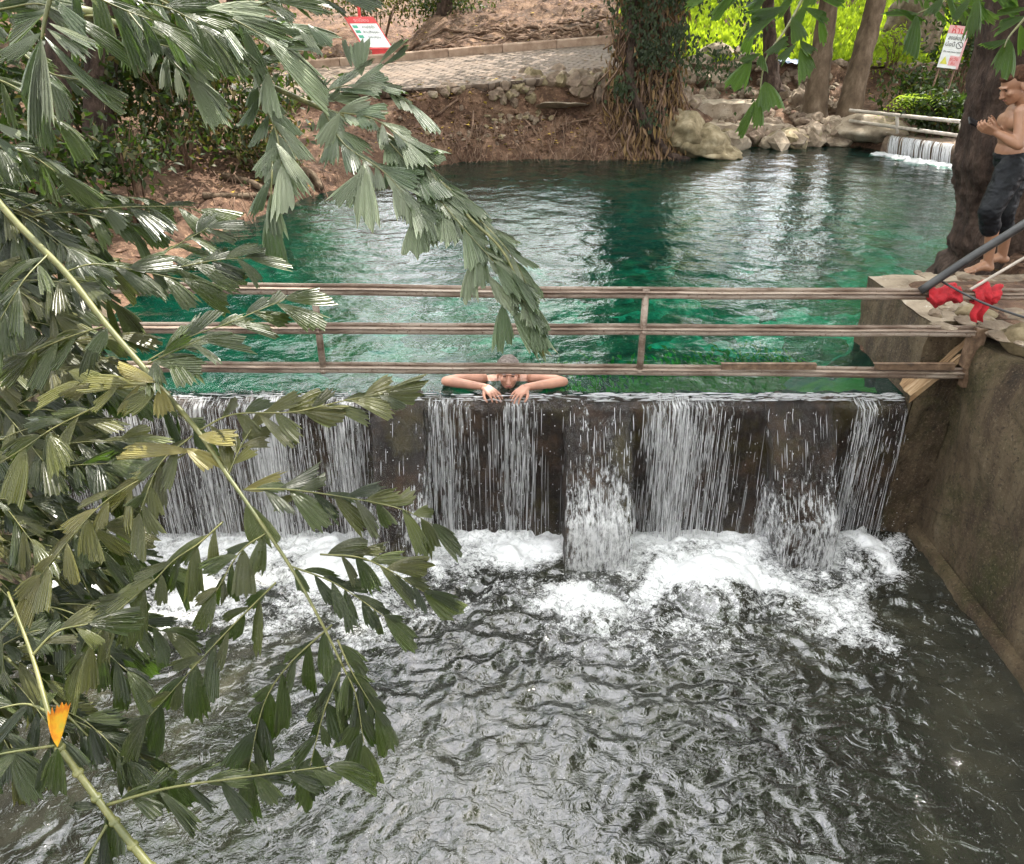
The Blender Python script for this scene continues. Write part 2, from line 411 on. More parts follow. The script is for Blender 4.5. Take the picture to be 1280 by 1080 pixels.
# falling water: clear film broken into white aerated strands
def fall_mat(name, seed, lo, hi, sx=34, sz=1.3):
    t = NT(name); c = t.coord('Object', (sx, 9, sz)); c3 = t.coord('Object', (sx*2.6, 20, sz*5)); c2 = t.coord('Object', (1.1, 1, .05))
    mp = [x for x in t.t.nodes if x.type == 'MAPPING']
    for m in mp: m.inputs['Location'].default_value = (seed*3.7, seed*1.3, seed*2.1)
    pk = t.attr('pk'); ci = t.coord('Object', (36, 20, 13)); a = t.mix(pk, t.noise(c, 1, 4, .55), t.noise(ci, 1, 4, .7)); b = t.noise(c3, 1, 3, .6); d = t.attr('dens')
    s = t.math('ADD', t.math('ADD', t.math('MULTIPLY', a, .75), t.math('MULTIPLY', b, .35)), t.math('MULTIPLY', d, .36))
    m = t.ramp(s, [(lo, 0.), (hi, 1.)])
    wh = t.bsdf((.80, .80, .80), .25, t.bump(a, .6, .02), .5)
    tl = t.n('ShaderNodeBsdfTranslucent'); t.set(tl, 'Color', (.8, .8, .8, 1))
    wh = t.mixsh(.35, wh, tl.outputs[0])
    tp = t.n('ShaderNodeBsdfTransparent'); gl = t.n('ShaderNodeBsdfGlossy'); t.set(gl, 'Roughness', .08)
    t.set(gl, 'Normal', t.bump(a, 1.0, .03))
    film = t.mixsh(.018, tp.outputs[0], gl.outputs[0])
    return t.done(t.mixsh(m, film, wh))
MAT['fall1'] = fall_mat('falling_water_inner', 1, .78, 1.02, 52, 1.9)
MAT['fall2'] = fall_mat('falling_water_outer', 4, .82, 1.04, 84, 3.4)
t = NT('foam_strand')
tl = t.n('ShaderNodeBsdfTranslucent'); t.set(tl, 'Color', (.85, .85, .86, 1))
MAT['strand'] = t.done(t.mixsh(.4, t.bsdf((.82, .82, .83), .2, None, .6), tl.outputs[0]))
# ------------------------------------------------------------------ terrain
POOL = np.array([(-3.2, 5.0), (-3.5, 7), (-3.5, 9.4), (-2.9, 11.6), (-1.7, 13.6), (-.9, 14.5), (.6, 14.8), (1.6, 14.7), (2.9, 14.9),
                 (3.5, 15.9), (5.2, 16.4), (6.7, 16.2), (7.1, 15.4), (8.2, 14.0), (9.4, 12.4), (6.5, 9.5), (4.5, 7.4), (3.9, 6.5), (3.8, 6.05), (2.75, 6.02), (2.75, 5.0)])
def pool_dist(x, y):
    """signed distance to the pool outline (negative inside)"""
    d = np.full(x.shape, 1e9); ins = np.zeros(x.shape, bool)
    n = len(POOL)
    for i in range(n):
        ax, ay = POOL[i]; bx, by = POOL[(i+1) % n]
        t = np.clip(((x-ax)*(bx-ax) + (y-ay)*(by-ay)) / ((bx-ax)**2 + (by-ay)**2), 0, 1)
        d = np.minimum(d, np.hypot(x-ax-t*(bx-ax), y-ay-t*(by-ay)))
        c = ((ay > y) != (by > y)) & (x < (bx-ax)*(y-ay)/((by-ay) if by != ay else 1e-9) + ax)
        ins ^= c
    return np.where(ins, -d, d)
def path_z(x, y): return 1.05 + .075*(y-15.5) + .07*(x+1.7)
def near_edge(x): return 15.75 + .10*np.sin(x*1.7) + np.where(x > .5, (x-.5)*.35, 0)
def kerb_y(x): return 19.6 + .04*x
def height(x, y, rough=True):
    d = pool_dist(x, y)
    nz = fbm(x*.9, y*.9, seed=3, octv=5)
    nf = fbm(x*4, y*4, seed=9, octv=4)
    # left bank: low brown shelf rising to the left
    hl = .16*sstep(0, .35, d) + .34*sstep(.2, 1.5, d) + .10*np.clip(d-1, 0, 30)
    # far bank under the paving: steep cut
    hm = .30*sstep(0, .25, d) + .28*sstep(.2, .9, d) + .40*sstep(.75, 1.05, d)
    up = np.clip(y - kerb_y(x), 0, 60)
    hm = np.maximum(hm, 0)
    pz = path_z(x, np.minimum(y, kerb_y(x)))
    onp = sstep(-.40, .0, y - near_edge(x) + .12*fbm(x*2.5, y*2.5, seed=12))
    hm = hm*(1-onp) + (pz - .06)*onp + .21*np.clip(up, 0, 14) + .10*np.clip(up-14, 0, 60) + .10*sstep(0, .2, up)
    # right: stony slope up to the terrace with the wall
    hr = .16*sstep(0, .2, d) + .20*np.clip(d - .15, 0, 3.6) + .30*sstep(3.3, 3.6, d) + .22*np.clip(y-20.2, 0, 9) + .12*np.clip(y-29, 0, 60)
    # right bank beside the big tree
    hb = .56*sstep(0, .18, d) + .05*np.clip(d, 0, 20)
    wm = sstep(-3.2, -1.6, x) * sstep(11.5, 13.5, y)
    wr = sstep(2.4, 4.2, x) * sstep(9, 13, y)
    wb = sstep(2, 3, x) * (1 - sstep(9, 13, y))
    h = hl*(1-wm)*(1-wr)*(1-wb) + hm*wm*(1-wr)*(1-wb) + hr*wr*(1-wb) + hb*wb
    rgh = sstep(0, .5, d) * (1 - .8*onp*wm*(1-wr)*(1-sstep(0, .3, up)))
    rgh = rgh * (1 - .75*wb)
    if rough: h = h + (.10*nz + .055*nf + .03*np.abs(fbm(x*9, y*9, seed=19, octv=3))) * rgh
    lb = (pz - .06 - .8*np.clip(near_edge(x)-.1-y, 0, 3))
    h = np.where((x < -1.9) & (x > -12) & (y < kerb_y(x)), np.maximum(h, lb*sstep(-1.9, -2.6, x) + h*(1-sstep(-1.9, -2.6, x))), h)
    # far-off ground levels out into hills
    r = np.hypot(x, y-10)
    h = h + 10*sstep(40, 150, r)*(1+.3*nz)
    h = np.where(d < 0, -.06 - np.clip(-d, 0, 1)*1.0, h)
    # the stream channel
    ch = (np.abs(x+.05) < 3.22) & (y < 5.45)
    h = np.where(ch, -1.75, h)
    return h
xs = np.concatenate([np.linspace(-160, -12, 40), np.arange(-11.9, 14, .10), np.linspace(14.1, 160, 50)])
ys = np.concatenate([np.linspace(-60, .2, 18), np.arange(.3, 28, .10), np.linspace(28.2, 60, 90), np.linspace(61, 200, 30)])
GX, GY = np.meshgrid(xs, ys); GZ = height(GX, GY)
mb = MB(); gridmesh(mb, GX, GY, GZ); gnd = mb.build('ground', MAT['soil'], origin=(0, 0, 0)); tag(gnd, kind='structure')
import bisect
_gx = xs.tolist(); _gy = ys.tolist(); _gz = GZ
def H(x, y):
    i = min(max(bisect.bisect_right(_gx, x)-1, 0), len(_gx)-2); j = min(max(bisect.bisect_right(_gy, y)-1, 0), len(_gy)-2)
    u = (x-_gx[i])/(_gx[i+1]-_gx[i]); v = (y-_gy[j])/(_gy[j+1]-_gy[j])
    return float((_gz[j, i]*(1-u)+_gz[j, i+1]*u)*(1-v) + (_gz[j+1, i]*(1-u)+_gz[j+1, i+1]*u)*v)

# paved path along the far bank with its broken concrete edge
xs = np.arange(-9, 3.2, .10); ts = np.linspace(0, 1, 36)
PX, TT = np.meshgrid(xs, ts)
ne = near_edge(PX) - .12 + .10*fbm(PX*2.3, PX*0, seed=5)
PYY = ne + (kerb_y(PX) - ne)*TT
PZZ = path_z(PX, PYY) + .03
mb = MB(); gridmesh(mb, PX, PYY, PZZ)
ne0 = ne[0]; zz = PZZ[0]
gridmesh(mb, np.stack([PX[0]]*4), np.stack([ne0, ne0-.01, ne0+.02, ne0+.30]), np.stack([zz, zz-.03, zz-.12-.03*fbm(xs*3, xs*0, seed=8), zz-.16]))
tag(mb.build('path', MAT['paver'], origin=(0, 0, 0)), kind='structure')
# kerb: separate cast lengths
for i in range(9):
    mb = MB(); x0 = -7.4 + i*1.2; x1 = x0 + 1.185
    ya, yb = float(kerb_y(x0)), float(kerb_y(x1)); za, zb = float(path_z(x0, ya)), float(path_z(x1, yb))
    if x0 > 2.2: break
    V = []
    for (x, y, z) in ((x0, ya, za), (x1, yb, zb)):
        for (dy, dz) in ((0, -.1), (0, .17), (.02, .20), (.15, .20), (.17, .18), (.17, -.1)): V.append((x, y+dy+random.uniform(-.006, .006), z+dz))
    F = [(k, k+1, k+7, k+6) for k in range(5)] + [tuple(range(6))[::-1], tuple(range(6, 12))]
    mb.add(V, F)
    tag(mb.build('kerb', MAT['kerb'], smooth=False), 'low cast concrete kerb length edging the block paved path', 'kerb', 'kerb lengths edging the paved path', 'structure')

# ------------------------------------------------------------------ pool
xs = np.arange(-4.2, 10.0, .06); ys = np.arange(4.93, 17.2, .06)
X, Y = np.meshgrid(xs, ys)
D = pool_dist(X, Y)
wav = .008*fbm(X*2.2, Y*2.6, seed=21, octv=3) + .004*fbm(X*7, Y*8, seed=22, octv=2)
Z = wav*sstep(5.0, 5.6, Y)*1.0
keep = D < .22
mb = MB(); idx = -np.ones(X.shape, int); V = []; F = []
use = np.zeros(X.shape, bool)
c = keep[:-1,:-1] & keep[:-1,1:] & keep[1:,1:] & keep[1:,:-1] & (Y[:-1,:-1] > 4.99)
use[:-1,:-1] |= c; use[:-1,1:] |= c; use[1:,1:] |= c; use[1:,:-1] |= c
idx[use] = np.arange(use.sum()); V = np.stack([X[use], Y[use], Z[use]], -1).tolist()
F = np.stack([idx[:-1,:-1][c], idx[:-1,1:][c], idx[1:,1:][c], idx[1:,:-1][c]], -1).tolist()
mb.add(V, F); tag(mb.build('pool_water', MAT['pool'], origin=(0, 0, 0)), kind='structure')
xs = np.arange(-5, 11, .12); ys = np.arange(5.0, 18, .12); X, Y = np.meshgrid(xs, ys)
D = pool_dist(X, Y)
Z = -.25 - .85*sstep(.0, 1.6, -D)*sstep(5.0, 6.4, Y) + .12*fbm(X*1.4, Y*1.4, seed=31) + .05*fbm(X*5, Y*5, seed=32)
Z = np.minimum(Z, -.10)
Z = np.where(D > .5, -1.0, Z)
weed = sstep(.2, 2.2, X)*sstep(6.6, 5.4, Y)*(.6+.6*fbm(X*1.5, Y*1.5, seed=35)) + .5*sstep(2.0, 4, X)*sstep(9, 6, Y)
mb = MB(); mud = .9*sstep(.6, -2.6, X)*(.7+.5*fbm(X*.8, Y*.8, seed=37)) + .5*sstep(9.5, 13, Y)  # bed colour darker towards the left and the far side
gridmesh(mb, X, Y, Z, weed=np.clip(weed, 0, 1), mud=np.clip(mud, 0, 1)); tag(mb.build('pool_bed', MAT['bed'], origin=(0, 0, 0)), kind='structure')

# ------------------------------------------------------------------ weir with buttresses
WX0, WX1 = -3.3, 2.73
weir = thing('weir', 'low dark stone dam across the stream, wet and mossy under falling water', 'weir', (-.3, 5.1, -1.4))
prof = [(5.7, -.6), (5.55, -.35), (5.35, -.16), (5.18, -.05), (5.05, -.02), (4.985, -.05), (4.96, -.12), (4.95, -.3), (4.945, -.5), (4.94, -.7), (4.935, -.9), (4.93, -1.1), (4.93, -1.5)]
pr = smooth_path([(0, y, z) for y, z in prof], 70)
xs = np.arange(WX0, WX1+.01, .03)
X = np.stack([xs]*70); Yp = np.repeat(np.array([p.y for p in pr])[:, None], len(xs), 1); Zp = np.repeat(np.array([p.z for p in pr])[:, None], len(xs), 1)
face = sstep(.0, -.10, Zp) * sstep(5.1, 5.0, Yp)
rg = fbm(X*6, Zp*2.5, seed=41, octv=5)*.030 + fbm(X*22, Zp*9, seed=42, octv=3)*.010
Yw = Yp - rg*face - .02*face
top = 1-face
Zw = Zp + top*(.020*fbm(X*9, Yp*9, seed=43) + .012*np.abs(fbm(X*24, Yp*24, seed=44)))
mb = MB(); gridmesh(mb, X, Yw, Zw); mb.build('wall', MAT['weir'], weir)
PIERS = [(-.97, -.60, -.95, -.62), (.37, .82, .38, .82), (1.74, 2.22, 1.90, 2.22)]
pprof = [(5.0, -.03), (4.92, -.10), (4.83, -.24), (4.74, -.40), (4.66, -.55), (4.60, -.64), (4.55, -.70), (4.53, -.80), (4.52, -1.0), (4.50, -1.5)]
def pier_front(z):
    for (ya, za), (yb, zb) in zip(pprof, pprof[1:]):
        if zb <= z <= za: return ya + (yb-ya)*(z-za)/(zb-za)
    return pprof[0][0] if z > -.03 else 4.5
def pier_x(k, z):
    a, b, c, d = PIERS[k]; t = min(1, max(0, -z/1.1)); return a+(c-a)*t, b+(d-b)*t
for k in range(3):
    mb = MB(); rows = smooth_path([(0, y, z) for y, z in pprof], 40)
    uu = np.concatenate([np.linspace(-.35, 0, 8), np.linspace(.08, .92, 12), np.linspace(1, 1.35, 8)])
    X = np.zeros((40, len(uu))); Y = X.copy(); Z = X.copy()
    for i, p in enumerate(rows):
        xa, xb = pier_x(k, p.z)
        for j, u in enumerate(uu):
            uc = min(1, max(0, u)); X[i, j] = xa + (xb-xa)*uc; Z[i, j] = p.z
            dep = max(0, -u, u-1)/.35
            Y[i, j] = p.y + dep*(5.02-p.y)
            if dep == 0 and 0 < u < 1: Y[i, j] -= .03*(1-(2*u-1)**4)
    Y += -.022*fbm(X*9, Z*6, seed=50+k, octv=4); X += .018*fbm(Y*8, Z*7, seed=60+k, octv=3)
    gridmesh(mb, X, Y, Z); mb.build('buttress', MAT['weir'], weir)

# ------------------------------------------------------------------ stream below
FOAM = []   # (x, y, rx, ry, strength)
for (px, py, rx, ry, s) in ((610, 680, .45, .22, 1.1), (690, 672, .2, .2, .9), (560, 672, .25, .2, .9), (530, 700, .2, .3, .8), (835, 690, .38, .32, 1.2), (890, 725, .50, .42, 1.35), (930, 690, .22, .3, 1.0), (800, 720, .3, .3, .8),
        (745, 765, .34, .26, 1.2), (660, 740, .18, .25, .45), (780, 800, .3, .16, .55), (860, 795, .5, .12, .6), (1075, 690, .30, .26, 1.25), (1025, 760, .22, .26, 1.15), (1100, 672, .25, .14, .9),
        (1110, 712, .14, .12, .5), (370, 700, .7, .45, 1.3), (480, 780, .3, .25, 1.0), (250, 740, .4, .4, 1.05), (120, 720, .4, .2, 1.0), (170, 770, .3, .25, .8), (330, 770, .35, .22, .7), (970, 740, .25, .25, .6),
        (440, 710, .35, .35, 1.0), (860, 760, .3, .2, .9), (930, 765, .2, .15, .7), (1060, 730, .2, .2, .6)):
    w = PZ(px, py, STREAM_Z); FOAM.append((w.x, w.y, rx, ry, s))
xs = np.arange(-3.25, 3.06, .016); ys = np.concatenate([np.linspace(-1.5, 1.7, 40), np.arange(1.72, 5.02, .016)])
X, Y = np.meshgrid(xs, ys)
wx = X + .15*fbm(X*2.5, Y*2.5, seed=71, octv=5); wy = Y + .15*fbm(X*2.5, Y*2.5, seed=72, octv=5)
fo = np.zeros_like(X); mound = np.zeros_like(X)
for (x, y, rx, ry, s) in FOAM:
    q = np.sqrt(((wx-x)/rx)**2 + ((wy-y)/ry)**2)
    fo = np.maximum(fo, 1.08*s*sstep(1.9, .0, q)); mound = np.maximum(mound, s*np.clip(1-q*q/1.3, 0, 1))
dx = (X - .1)
far = sstep(2.2, 4.9, Y)
fo = fo*(.80 + .45*fbm(wx*4.5, wy*3.2, seed=73, octv=3))
fo = np.maximum(fo, (.95 + .35*fbm(X*2.2, Y*2.2, seed=74))*sstep(4.28, 4.80, wy)*sstep(2.75, 2.35, X))
rid = 1-np.abs(fbm(wx*3.4, wy*4.2, seed=75, octv=4)); rid = np.clip((rid-.80)/.2, 0, 1)
fo = np.maximum(fo, rid*.5*sstep(3.1, 4.2, Y)*sstep(2.5, 1.4, X)*sstep(-3.2, -1.2, X))
fo = fo + .10*far*fbm(X*6, Y*6, seed=76)
# chop: strong by the fall, calmer towards the viewer and along the wall
cx = X + .08*fbm(X*3, Y*3, seed=77); cy = Y + .08*fbm(X*3, Y*3, seed=78)
chop = (1-np.abs(fbm(cx*3.6, cy*5.2, seed=80, octv=3)))*.030 + .009*(1-np.abs(fbm(cx*8, cy*11, seed=81, octv=2)))+ .0012*fbm(cx*24, cy*30, seed=82, octv=2)
calm = .50 + .95*far - .25*sstep(2.1, 2.9, X) + .30*fbm(X*.9, Y*.9, seed=85, octv=2) - .25*sstep(-.3, -1.6, X)
Z = STREAM_Z + (chop-.015)*calm + mound*.020 + np.clip(fo, 0, 1)*(.014*fbm(X*9, Y*9, seed=84, octv=5))
for (px, py, hh, rr) in ((893, 735, .075, .30), (745, 765, .03, .2), (1075, 690, .04, .22)):
    w = PZ(px, py, STREAM_Z); q = np.hypot(X-w.x, Y-w.y)/rr; Z += hh*np.clip(1-q*q, 0, 1)**.6 - .03*np.exp(-((q-1.12)/.12)**2)
Z = Z - .06*sstep(-1.2, -3, X)*0
mb = MB(); gridmesh(mb, X, Y, Z, foam=np.clip(fo, 0, 1.5)); tag(mb.build('stream_water', MAT['stream'], origin=(0, 0, 0)), kind='structure')
mb = MB(); xs = np.linspace(-3.3, 3.1, 40); ys = np.linspace(-2, 5.2, 40); X, Y = np.meshgrid(xs, ys)
gridmesh(mb, X, Y, -1.55 + .08*fbm(X*2, Y*2, seed=88)); tag(mb.build('stream_bed', MAT['streambed'], origin=(0, 0, 0)), kind='structure')

# falling water: two broken films and many strands over the weir and its buttresses
DENS = [(-3.3, .5), (-2.6, .75), (-1.9, .6), (-1.75, .85), (-1.35, .5), (-1.15, .8), (-1.0, .35), (-.8, .1), (-.62, .5), (-.45, .75), (-.3, .35), (-.12, .25), (.02, .7), (.12, .5), (.20, .2), (.30, -.1), (.36, .3), (.5, .7), (.8, .75), (.86, .15),
        (.9, .55), (1.0, .85), (1.15, .9), (1.35, .85), (1.5, .6), (1.62, .15), (1.72, .0), (1.80, .5), (2.0, .55), (2.2, .65), (2.28, .0), (2.38, .75), (2.5, .5), (2.62, .35), (2.73, .55)]
dxs, dvs = zip(*DENS)
def in_pier(x, z=-.3):
    for k in range(3):
        a, b = pier_x(k, z)
        if a-.02 <= x <= b+.02: return k
    return -1
def fall_y(x, s, off):
    """s: drop 0..1.12; a thin sheet leaves the lip and falls clear of the wall"""
    k = in_pier(x, -s)
    base = 4.955 - off - .055*math.sqrt(max(0, s))
    if k >= 0:
        base = min(base, pier_front(-s) - .035 - off*.6)
    return base
def curtain(name, mat, off, seed):
    xs = np.arange(WX0+.02, WX1-.01, .022); ss = np.concatenate([np.linspace(-.14, 0, 5), np.linspace(.02, 1.14, 56)])
    X, S = np.meshgrid(xs, ss); Y = np.zeros_like(X); Z = np.zeros_like(X)
    for i in range(len(ss)):
        for j in range(len(xs)):
            s = ss[i]
            if s <= 0: Y[i, j] = 5.02 - off*.5 - s*2.2; Z[i, j] = .012 + off*.2 - .03*(1+s/.14)**2
            else: Y[i, j] = fall_y(xs[j], s, off); Z[i, j] = -.018 - s
    Y += (.010*fbm(X*30, S*2, seed=seed, octv=3) + .012*fbm(X*7, S*1.5, seed=seed+3))*sstep(-.02, .2, S)
    base = np.interp(X, dxs, dvs)
    pk = np.array([1.0 if in_pier(x) >= 0 else 0.0 for x in xs])[None, :]
    dens = base + .25*fbm(X*3, S*.3, seed=seed+5) + pk*(-.32 + .62*sstep(.15, .8, S)) - .6*sstep(0, -.06, S)
    mb = MB(); gridmesh(mb, X, Y, Z, dens=np.clip(dens, -.5, 1.4), pk=pk*np.ones_like(X)); return tag(mb.build(name, mat, origin=(0, 0, 0)), kind='structure')
curtain('falling_water', MAT['fall1'], .02, 101)
curtain('falling_water', MAT['fall2'], .055, 131)
mb = MB()
for i in range(6500):
    x = random.uniform(WX0+.05, WX1-.03); k = in_pier(x)
    dv = float(np.interp(x, dxs, dvs))
    if random.random() > dv*.9: continue
    s0 = random.random()*1.0; L = random.uniform(.015, .13) if random.random() < .62 else random.uniform(.2, .6)*(1.0 if k < 0 else .6)
    if k >= 0 and s0 < .5 and random.random() < .6: continue
    if k >= 0: L = min(L, .09)
    off = random.uniform(.03, .10); xw = random.uniform(-.02, .02)
    n = 5; pts = [Vector((x + xw*(s0+L*q/(n-1)), fall_y(x, min(1.12, s0 + L*q/(n-1)), off), -.02-min(1.12, s0+L*q/(n-1)))) for q in range(n)]
    r = random.uniform(.0007, .0021)*(1 if L < .15 else .75)
    tube(mb, pts, [r*.3, r, r*1.1, r*.9, r*.3], 4)
V0, F0 = ico(1)
for i in range(1500):   # droplets torn off the fall and splash around its foot
    if random.random() < .55:
        x = random.uniform(WX0, WX1); s = random.random(); p = Vector((x, fall_y(x, s, random.uniform(.03, .16)), -.02-s))
    else:
        q = FOAM[random.randrange(len(FOAM))]
        p = Vector((q[0]+random.gauss(0, q[2]*.5), q[1]+random.gauss(0, q[3]*.5), STREAM_Z + .04 + abs(random.gauss(0, .10))))
    r = random.uniform(.001, .0034)
    mb.add([p + Vector((v.x*r, v.y*r, v.z*r*1.6)) for v in V0], F0)
for i in range(700):   # white foam strands laid as sky glint where the sheet bends over the crest
    x = random.choice((random.uniform(.55, 2.7), random.uniform(-3.1, 2.7))); yy = 5.0 + random.uniform(-.035, .05); L = random.uniform(.01, .06)
    z = .006 + random.uniform(0, .008) - max(0, 5.0-yy)*.5
    r = random.uniform(.0012, .0035); tube(mb, [(x-L, yy, z), (x-L*.3, yy+random.gauss(0, .003), z+.001), (x+L*.4, yy+random.gauss(0, .003), z+.001), (x+L, yy, z)], [r*.3, r, r, r*.3], 5)
tag(mb.build('water_spray', MAT['strand'], origin=(0, 0, 0)), 'white drops and strands thrown off the falling water, with a drawn sky glint along the crest', kind='stuff')

# ------------------------------------------------------------------ retaining walls, abutment, ledge
def wall_mesh(x0, x1, ya, yb, zt, zb, seed, inner):
    """lumpy wall: inner face at x=inner side"""
    ys = np.arange(ya, yb+.01, .06); zs = np.concatenate([np.linspace(zb, zt-.04, 30), [zt-.015, zt]])
    Y, Z = np.meshgrid(ys, zs); sgn = 1 if inner == 'lo' else -1
    xf = x0 if inner == 'lo' else x1
    X = xf - sgn*(.035*fbm(Y*2, Z*2, seed=seed) + .012*fbm(Y*9, Z*9, seed=seed+1)) + sgn*.03*sstep(zt-.06, zt, Z)
    mb = MB(); gridmesh(mb, X, Y, Z)
    ts = np.linspace(0, 1, 8); Yt, T = np.meshgrid(ys, ts)
    Xt = X[-1][None, :] + (( (x1 if inner == 'lo' else x0)) - X[-1][None, :])*T
    gridmesh(mb, Xt, Yt, zt + .015*fbm(Xt*5, Yt*5, seed=seed+2)*np.minimum(1, T*4))
    xb = x1 if inner == 'lo' else x0
    mb.add([(xb, ya, zb), (xb, yb, zb), (xb, yb, zt), (xb, ya, zt)], [(0, 1, 2, 3)])
    for yy in (ya, yb): mb.add([(x0, yy, zb), (x1, yy, zb), (x1, yy, zt), (x0, yy, zt)], [(0, 1, 2, 3)])
    return mb
wl = thing('retaining_wall', 'tall damp brown concrete wall with moss, dropping to the stream beside the bathing man\'s dam', 'wall', (3.25, 3, -1.4))
wl['label'] = 'tall damp brown concrete channel wall with mossy stains, below the red cloths'
wall_mesh(3.0, 3.55, -1.0, 4.95, .46, -1.5, 201, 'lo').build('face', MAT['wall'], wl)
mb = MB(); ys = np.arange(-1, 4.93, .08); 
Xf = np.stack([np.full_like(ys, 2.99), np.full_like(ys, 2.945) + .012*fbm(ys*4, ys*0, seed=5), np.full_like(ys, 2.935), np.full_like(ys, 2.93)]); Zf = np.stack([np.full_like(ys, -.985), np.full_like(ys, -1.0), np.full_like(ys, -1.03), np.full_like(ys, -1.5)])
gridmesh(mb, Xf, np.stack([ys]*4), Zf); mb.build('footing', MAT['wall'], wl)
tag(wall_mesh(-3.75, -3.2, -1.0, 5.0, .30, -1.5, 231, 'hi').build('retaining_wall', MAT['wall']), 'channel wall half hidden behind the fishtail palm fronds, opposite the bare wall', 'wall')
# abutment: dark corner block with a sloping weathered cap
ab = thing('abutment', 'dark corner block at the end of the dam with a pale sloping cap', 'abutment', (2.95, 5.0, -1.4))
ys = np.linspace(2.735, 3.02, 14); zs = np.linspace(-1.5, 1, 60)
X, T = np.meshgrid(ys, np.linspace(0, 1, 50))
ztop = .06 + (X-2.735)*1.42
Zb = -1.5 + (ztop+1.5)*T; Yb = 4.93 - .02*fbm(X*9, Zb*7, seed=251)
mb = MB(); gridmesh(mb, X, Yb, Zb)
mb.add([(2.735, 4.93, -1.5), (2.735, 5.5, -1.5), (2.735, 5.5, .06), (2.735, 4.93, .06)], [(0, 1, 2, 3)])
mb.build('block', MAT['wall'], ab)
T, U = np.meshgrid(np.linspace(0, 1, 18), np.linspace(0, 1, 26))
A, B, C_, D_ = Vector((2.70, 4.90, .055)), Vector((3.06, 4.90, .46)), Vector((3.02, 5.34, .50)), Vector((2.71, 5.10, .06))
mb = MB(); X = np.zeros_like(T); Y = X.copy(); Z = X.copy()
for i in range(26):
    for j in range(18):
        q = A.lerp(B, U[i, j]).lerp(D_.lerp(C_, U[i, j]), T[i, j]); X[i, j], Y[i, j], Z[i, j] = q
Z += .012*fbm(X*12, Y*12, seed=255)
gridmesh(mb, X, Y, Z)
mb.add([A, B, B-Vector((0, 0, .05)), A-Vector((0, 0, .05))], [(0, 1, 2, 3)])
mb.build('cap', MAT['plank'], ab)
# concrete ledge the standing person is on
mb = MB()
ld = thing('concrete_ledge', 'rough concrete ledge jutting into the pool under the barefoot standing person', 'ledge', (3.4, 5.6, -.9))
x0, x1, y0, y1, zt, zb = 2.76, 4.0, 5.35, 6.04, .555, -.9
def lump(p, s, a): return p + Vector((mnoise.noise(p*s), mnoise.noise(p*s+Vector((9, 0, 0))), mnoise.noise(p*s+Vector((0, 9, 0)))))*a
def face_grid(mb, o, u, v, nu, nv, amp, s=6):
    G = [[lump(Vector(o)+Vector(u)*(i/(nu-1))+Vector(v)*(j/(nv-1)), s, amp) for i in range(nu)] for j in range(nv)]
    gridmesh(mb, np.array([[p.x for p in r] for r in G]), np.array([[p.y for p in r] for r in G]), np.array([[p.z for p in r] for r in G]))
face_grid(mb, (x0, y0-.35, zt), (x1-x0, 0, 0), (0, y1-y0+.35, 0), 30, 24, .016)
mb.build('top', MAT['concrete'], ld); mb = MB()
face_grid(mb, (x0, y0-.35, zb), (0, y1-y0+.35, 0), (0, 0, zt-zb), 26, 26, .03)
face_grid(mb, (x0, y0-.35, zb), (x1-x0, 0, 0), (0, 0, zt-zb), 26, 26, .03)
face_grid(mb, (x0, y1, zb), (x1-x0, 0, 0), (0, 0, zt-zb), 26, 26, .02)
mb.build('side', MAT['wall'], ld)  # darker wall colour on the sides holds their shade as well as moss
# slab of concrete seen through the fronds at the other end of the dam
mb = MB()
face_grid(mb, (-4.6, 5.0, .34), (1.3, 0, 0), (0, 1.2, 0), 24, 20, .03); face_grid(mb, (-3.3, 5.0, -.6), (0, 1.2, 0), (0, 0, .94), 20, 16, .03); face_grid(mb, (-4.6, 5.0, -.6), (1.3, 0, 0), (0, 0, .94), 20, 16, .03)
tag(mb.build('concrete_ledge', MAT['concrete']), 'pale concrete ledge glimpsed between palm leaves behind the rail end', 'ledge')

# ------------------------------------------------------------------ railing over the dam
RY = 4.85
rl = thing('railing', 'rusty pink painted pipe railing with three rails across the dam', 'railing', (0, RY, .2))
def railz(px, py): return PY(px, py, RY).z
def rail(za, zm, zb, xend, brk=()):
    mb = MB()
    pts = [Vector((-3.25, RY, za)), Vector((-1.25, RY, za*.6+zm*.4)), Vector((.3, RY, zm)), Vector((xend, RY, zb))]
    path = smooth_path(pts, 60)
    path = [p + Vector((0, .004*mnoise.noise(p*3), .004*mnoise.noise(p*2.1+Vector((5, 0, 0))))) for p in path]
    tube(mb, [p - Vector((0, 0, .016)) for p in path], .019, 10)
    # flat angle strip lying on top
    for lo, hi, dy0, dy1 in ((.006, .011, -.026, .022), (.006, .034, .018, .023)):
        V = []; F = []
        for p in path:
            V += [p+Vector((0, dy0, lo)), p+Vector((0, dy1, lo)), p+Vector((0, dy1, hi)), p+Vector((0, dy0, hi))]
        for i in range(len(path)-1):
            for k in range(4): F.append((i*4+k, i*4+(k+1) % 4, i*4+4+(k+1) % 4, i*4+4+k))
        mb.add(V, F)
    return mb
zt_, zm_, zb_ = railz(640, 366), railz(640, 412), railz(640, 462)
rail(zt_+.035, zt_, railz(1200, 369), 3.9).build('rail', MAT['rail'], rl)
rail(zm_+.010, zm_, railz(1200, 415), 3.12).build('rail', MAT['rail'], rl)
rail(zb_+.02, zb_, railz(1180, 467), 3.02).build('rail', MAT['rail'], rl)
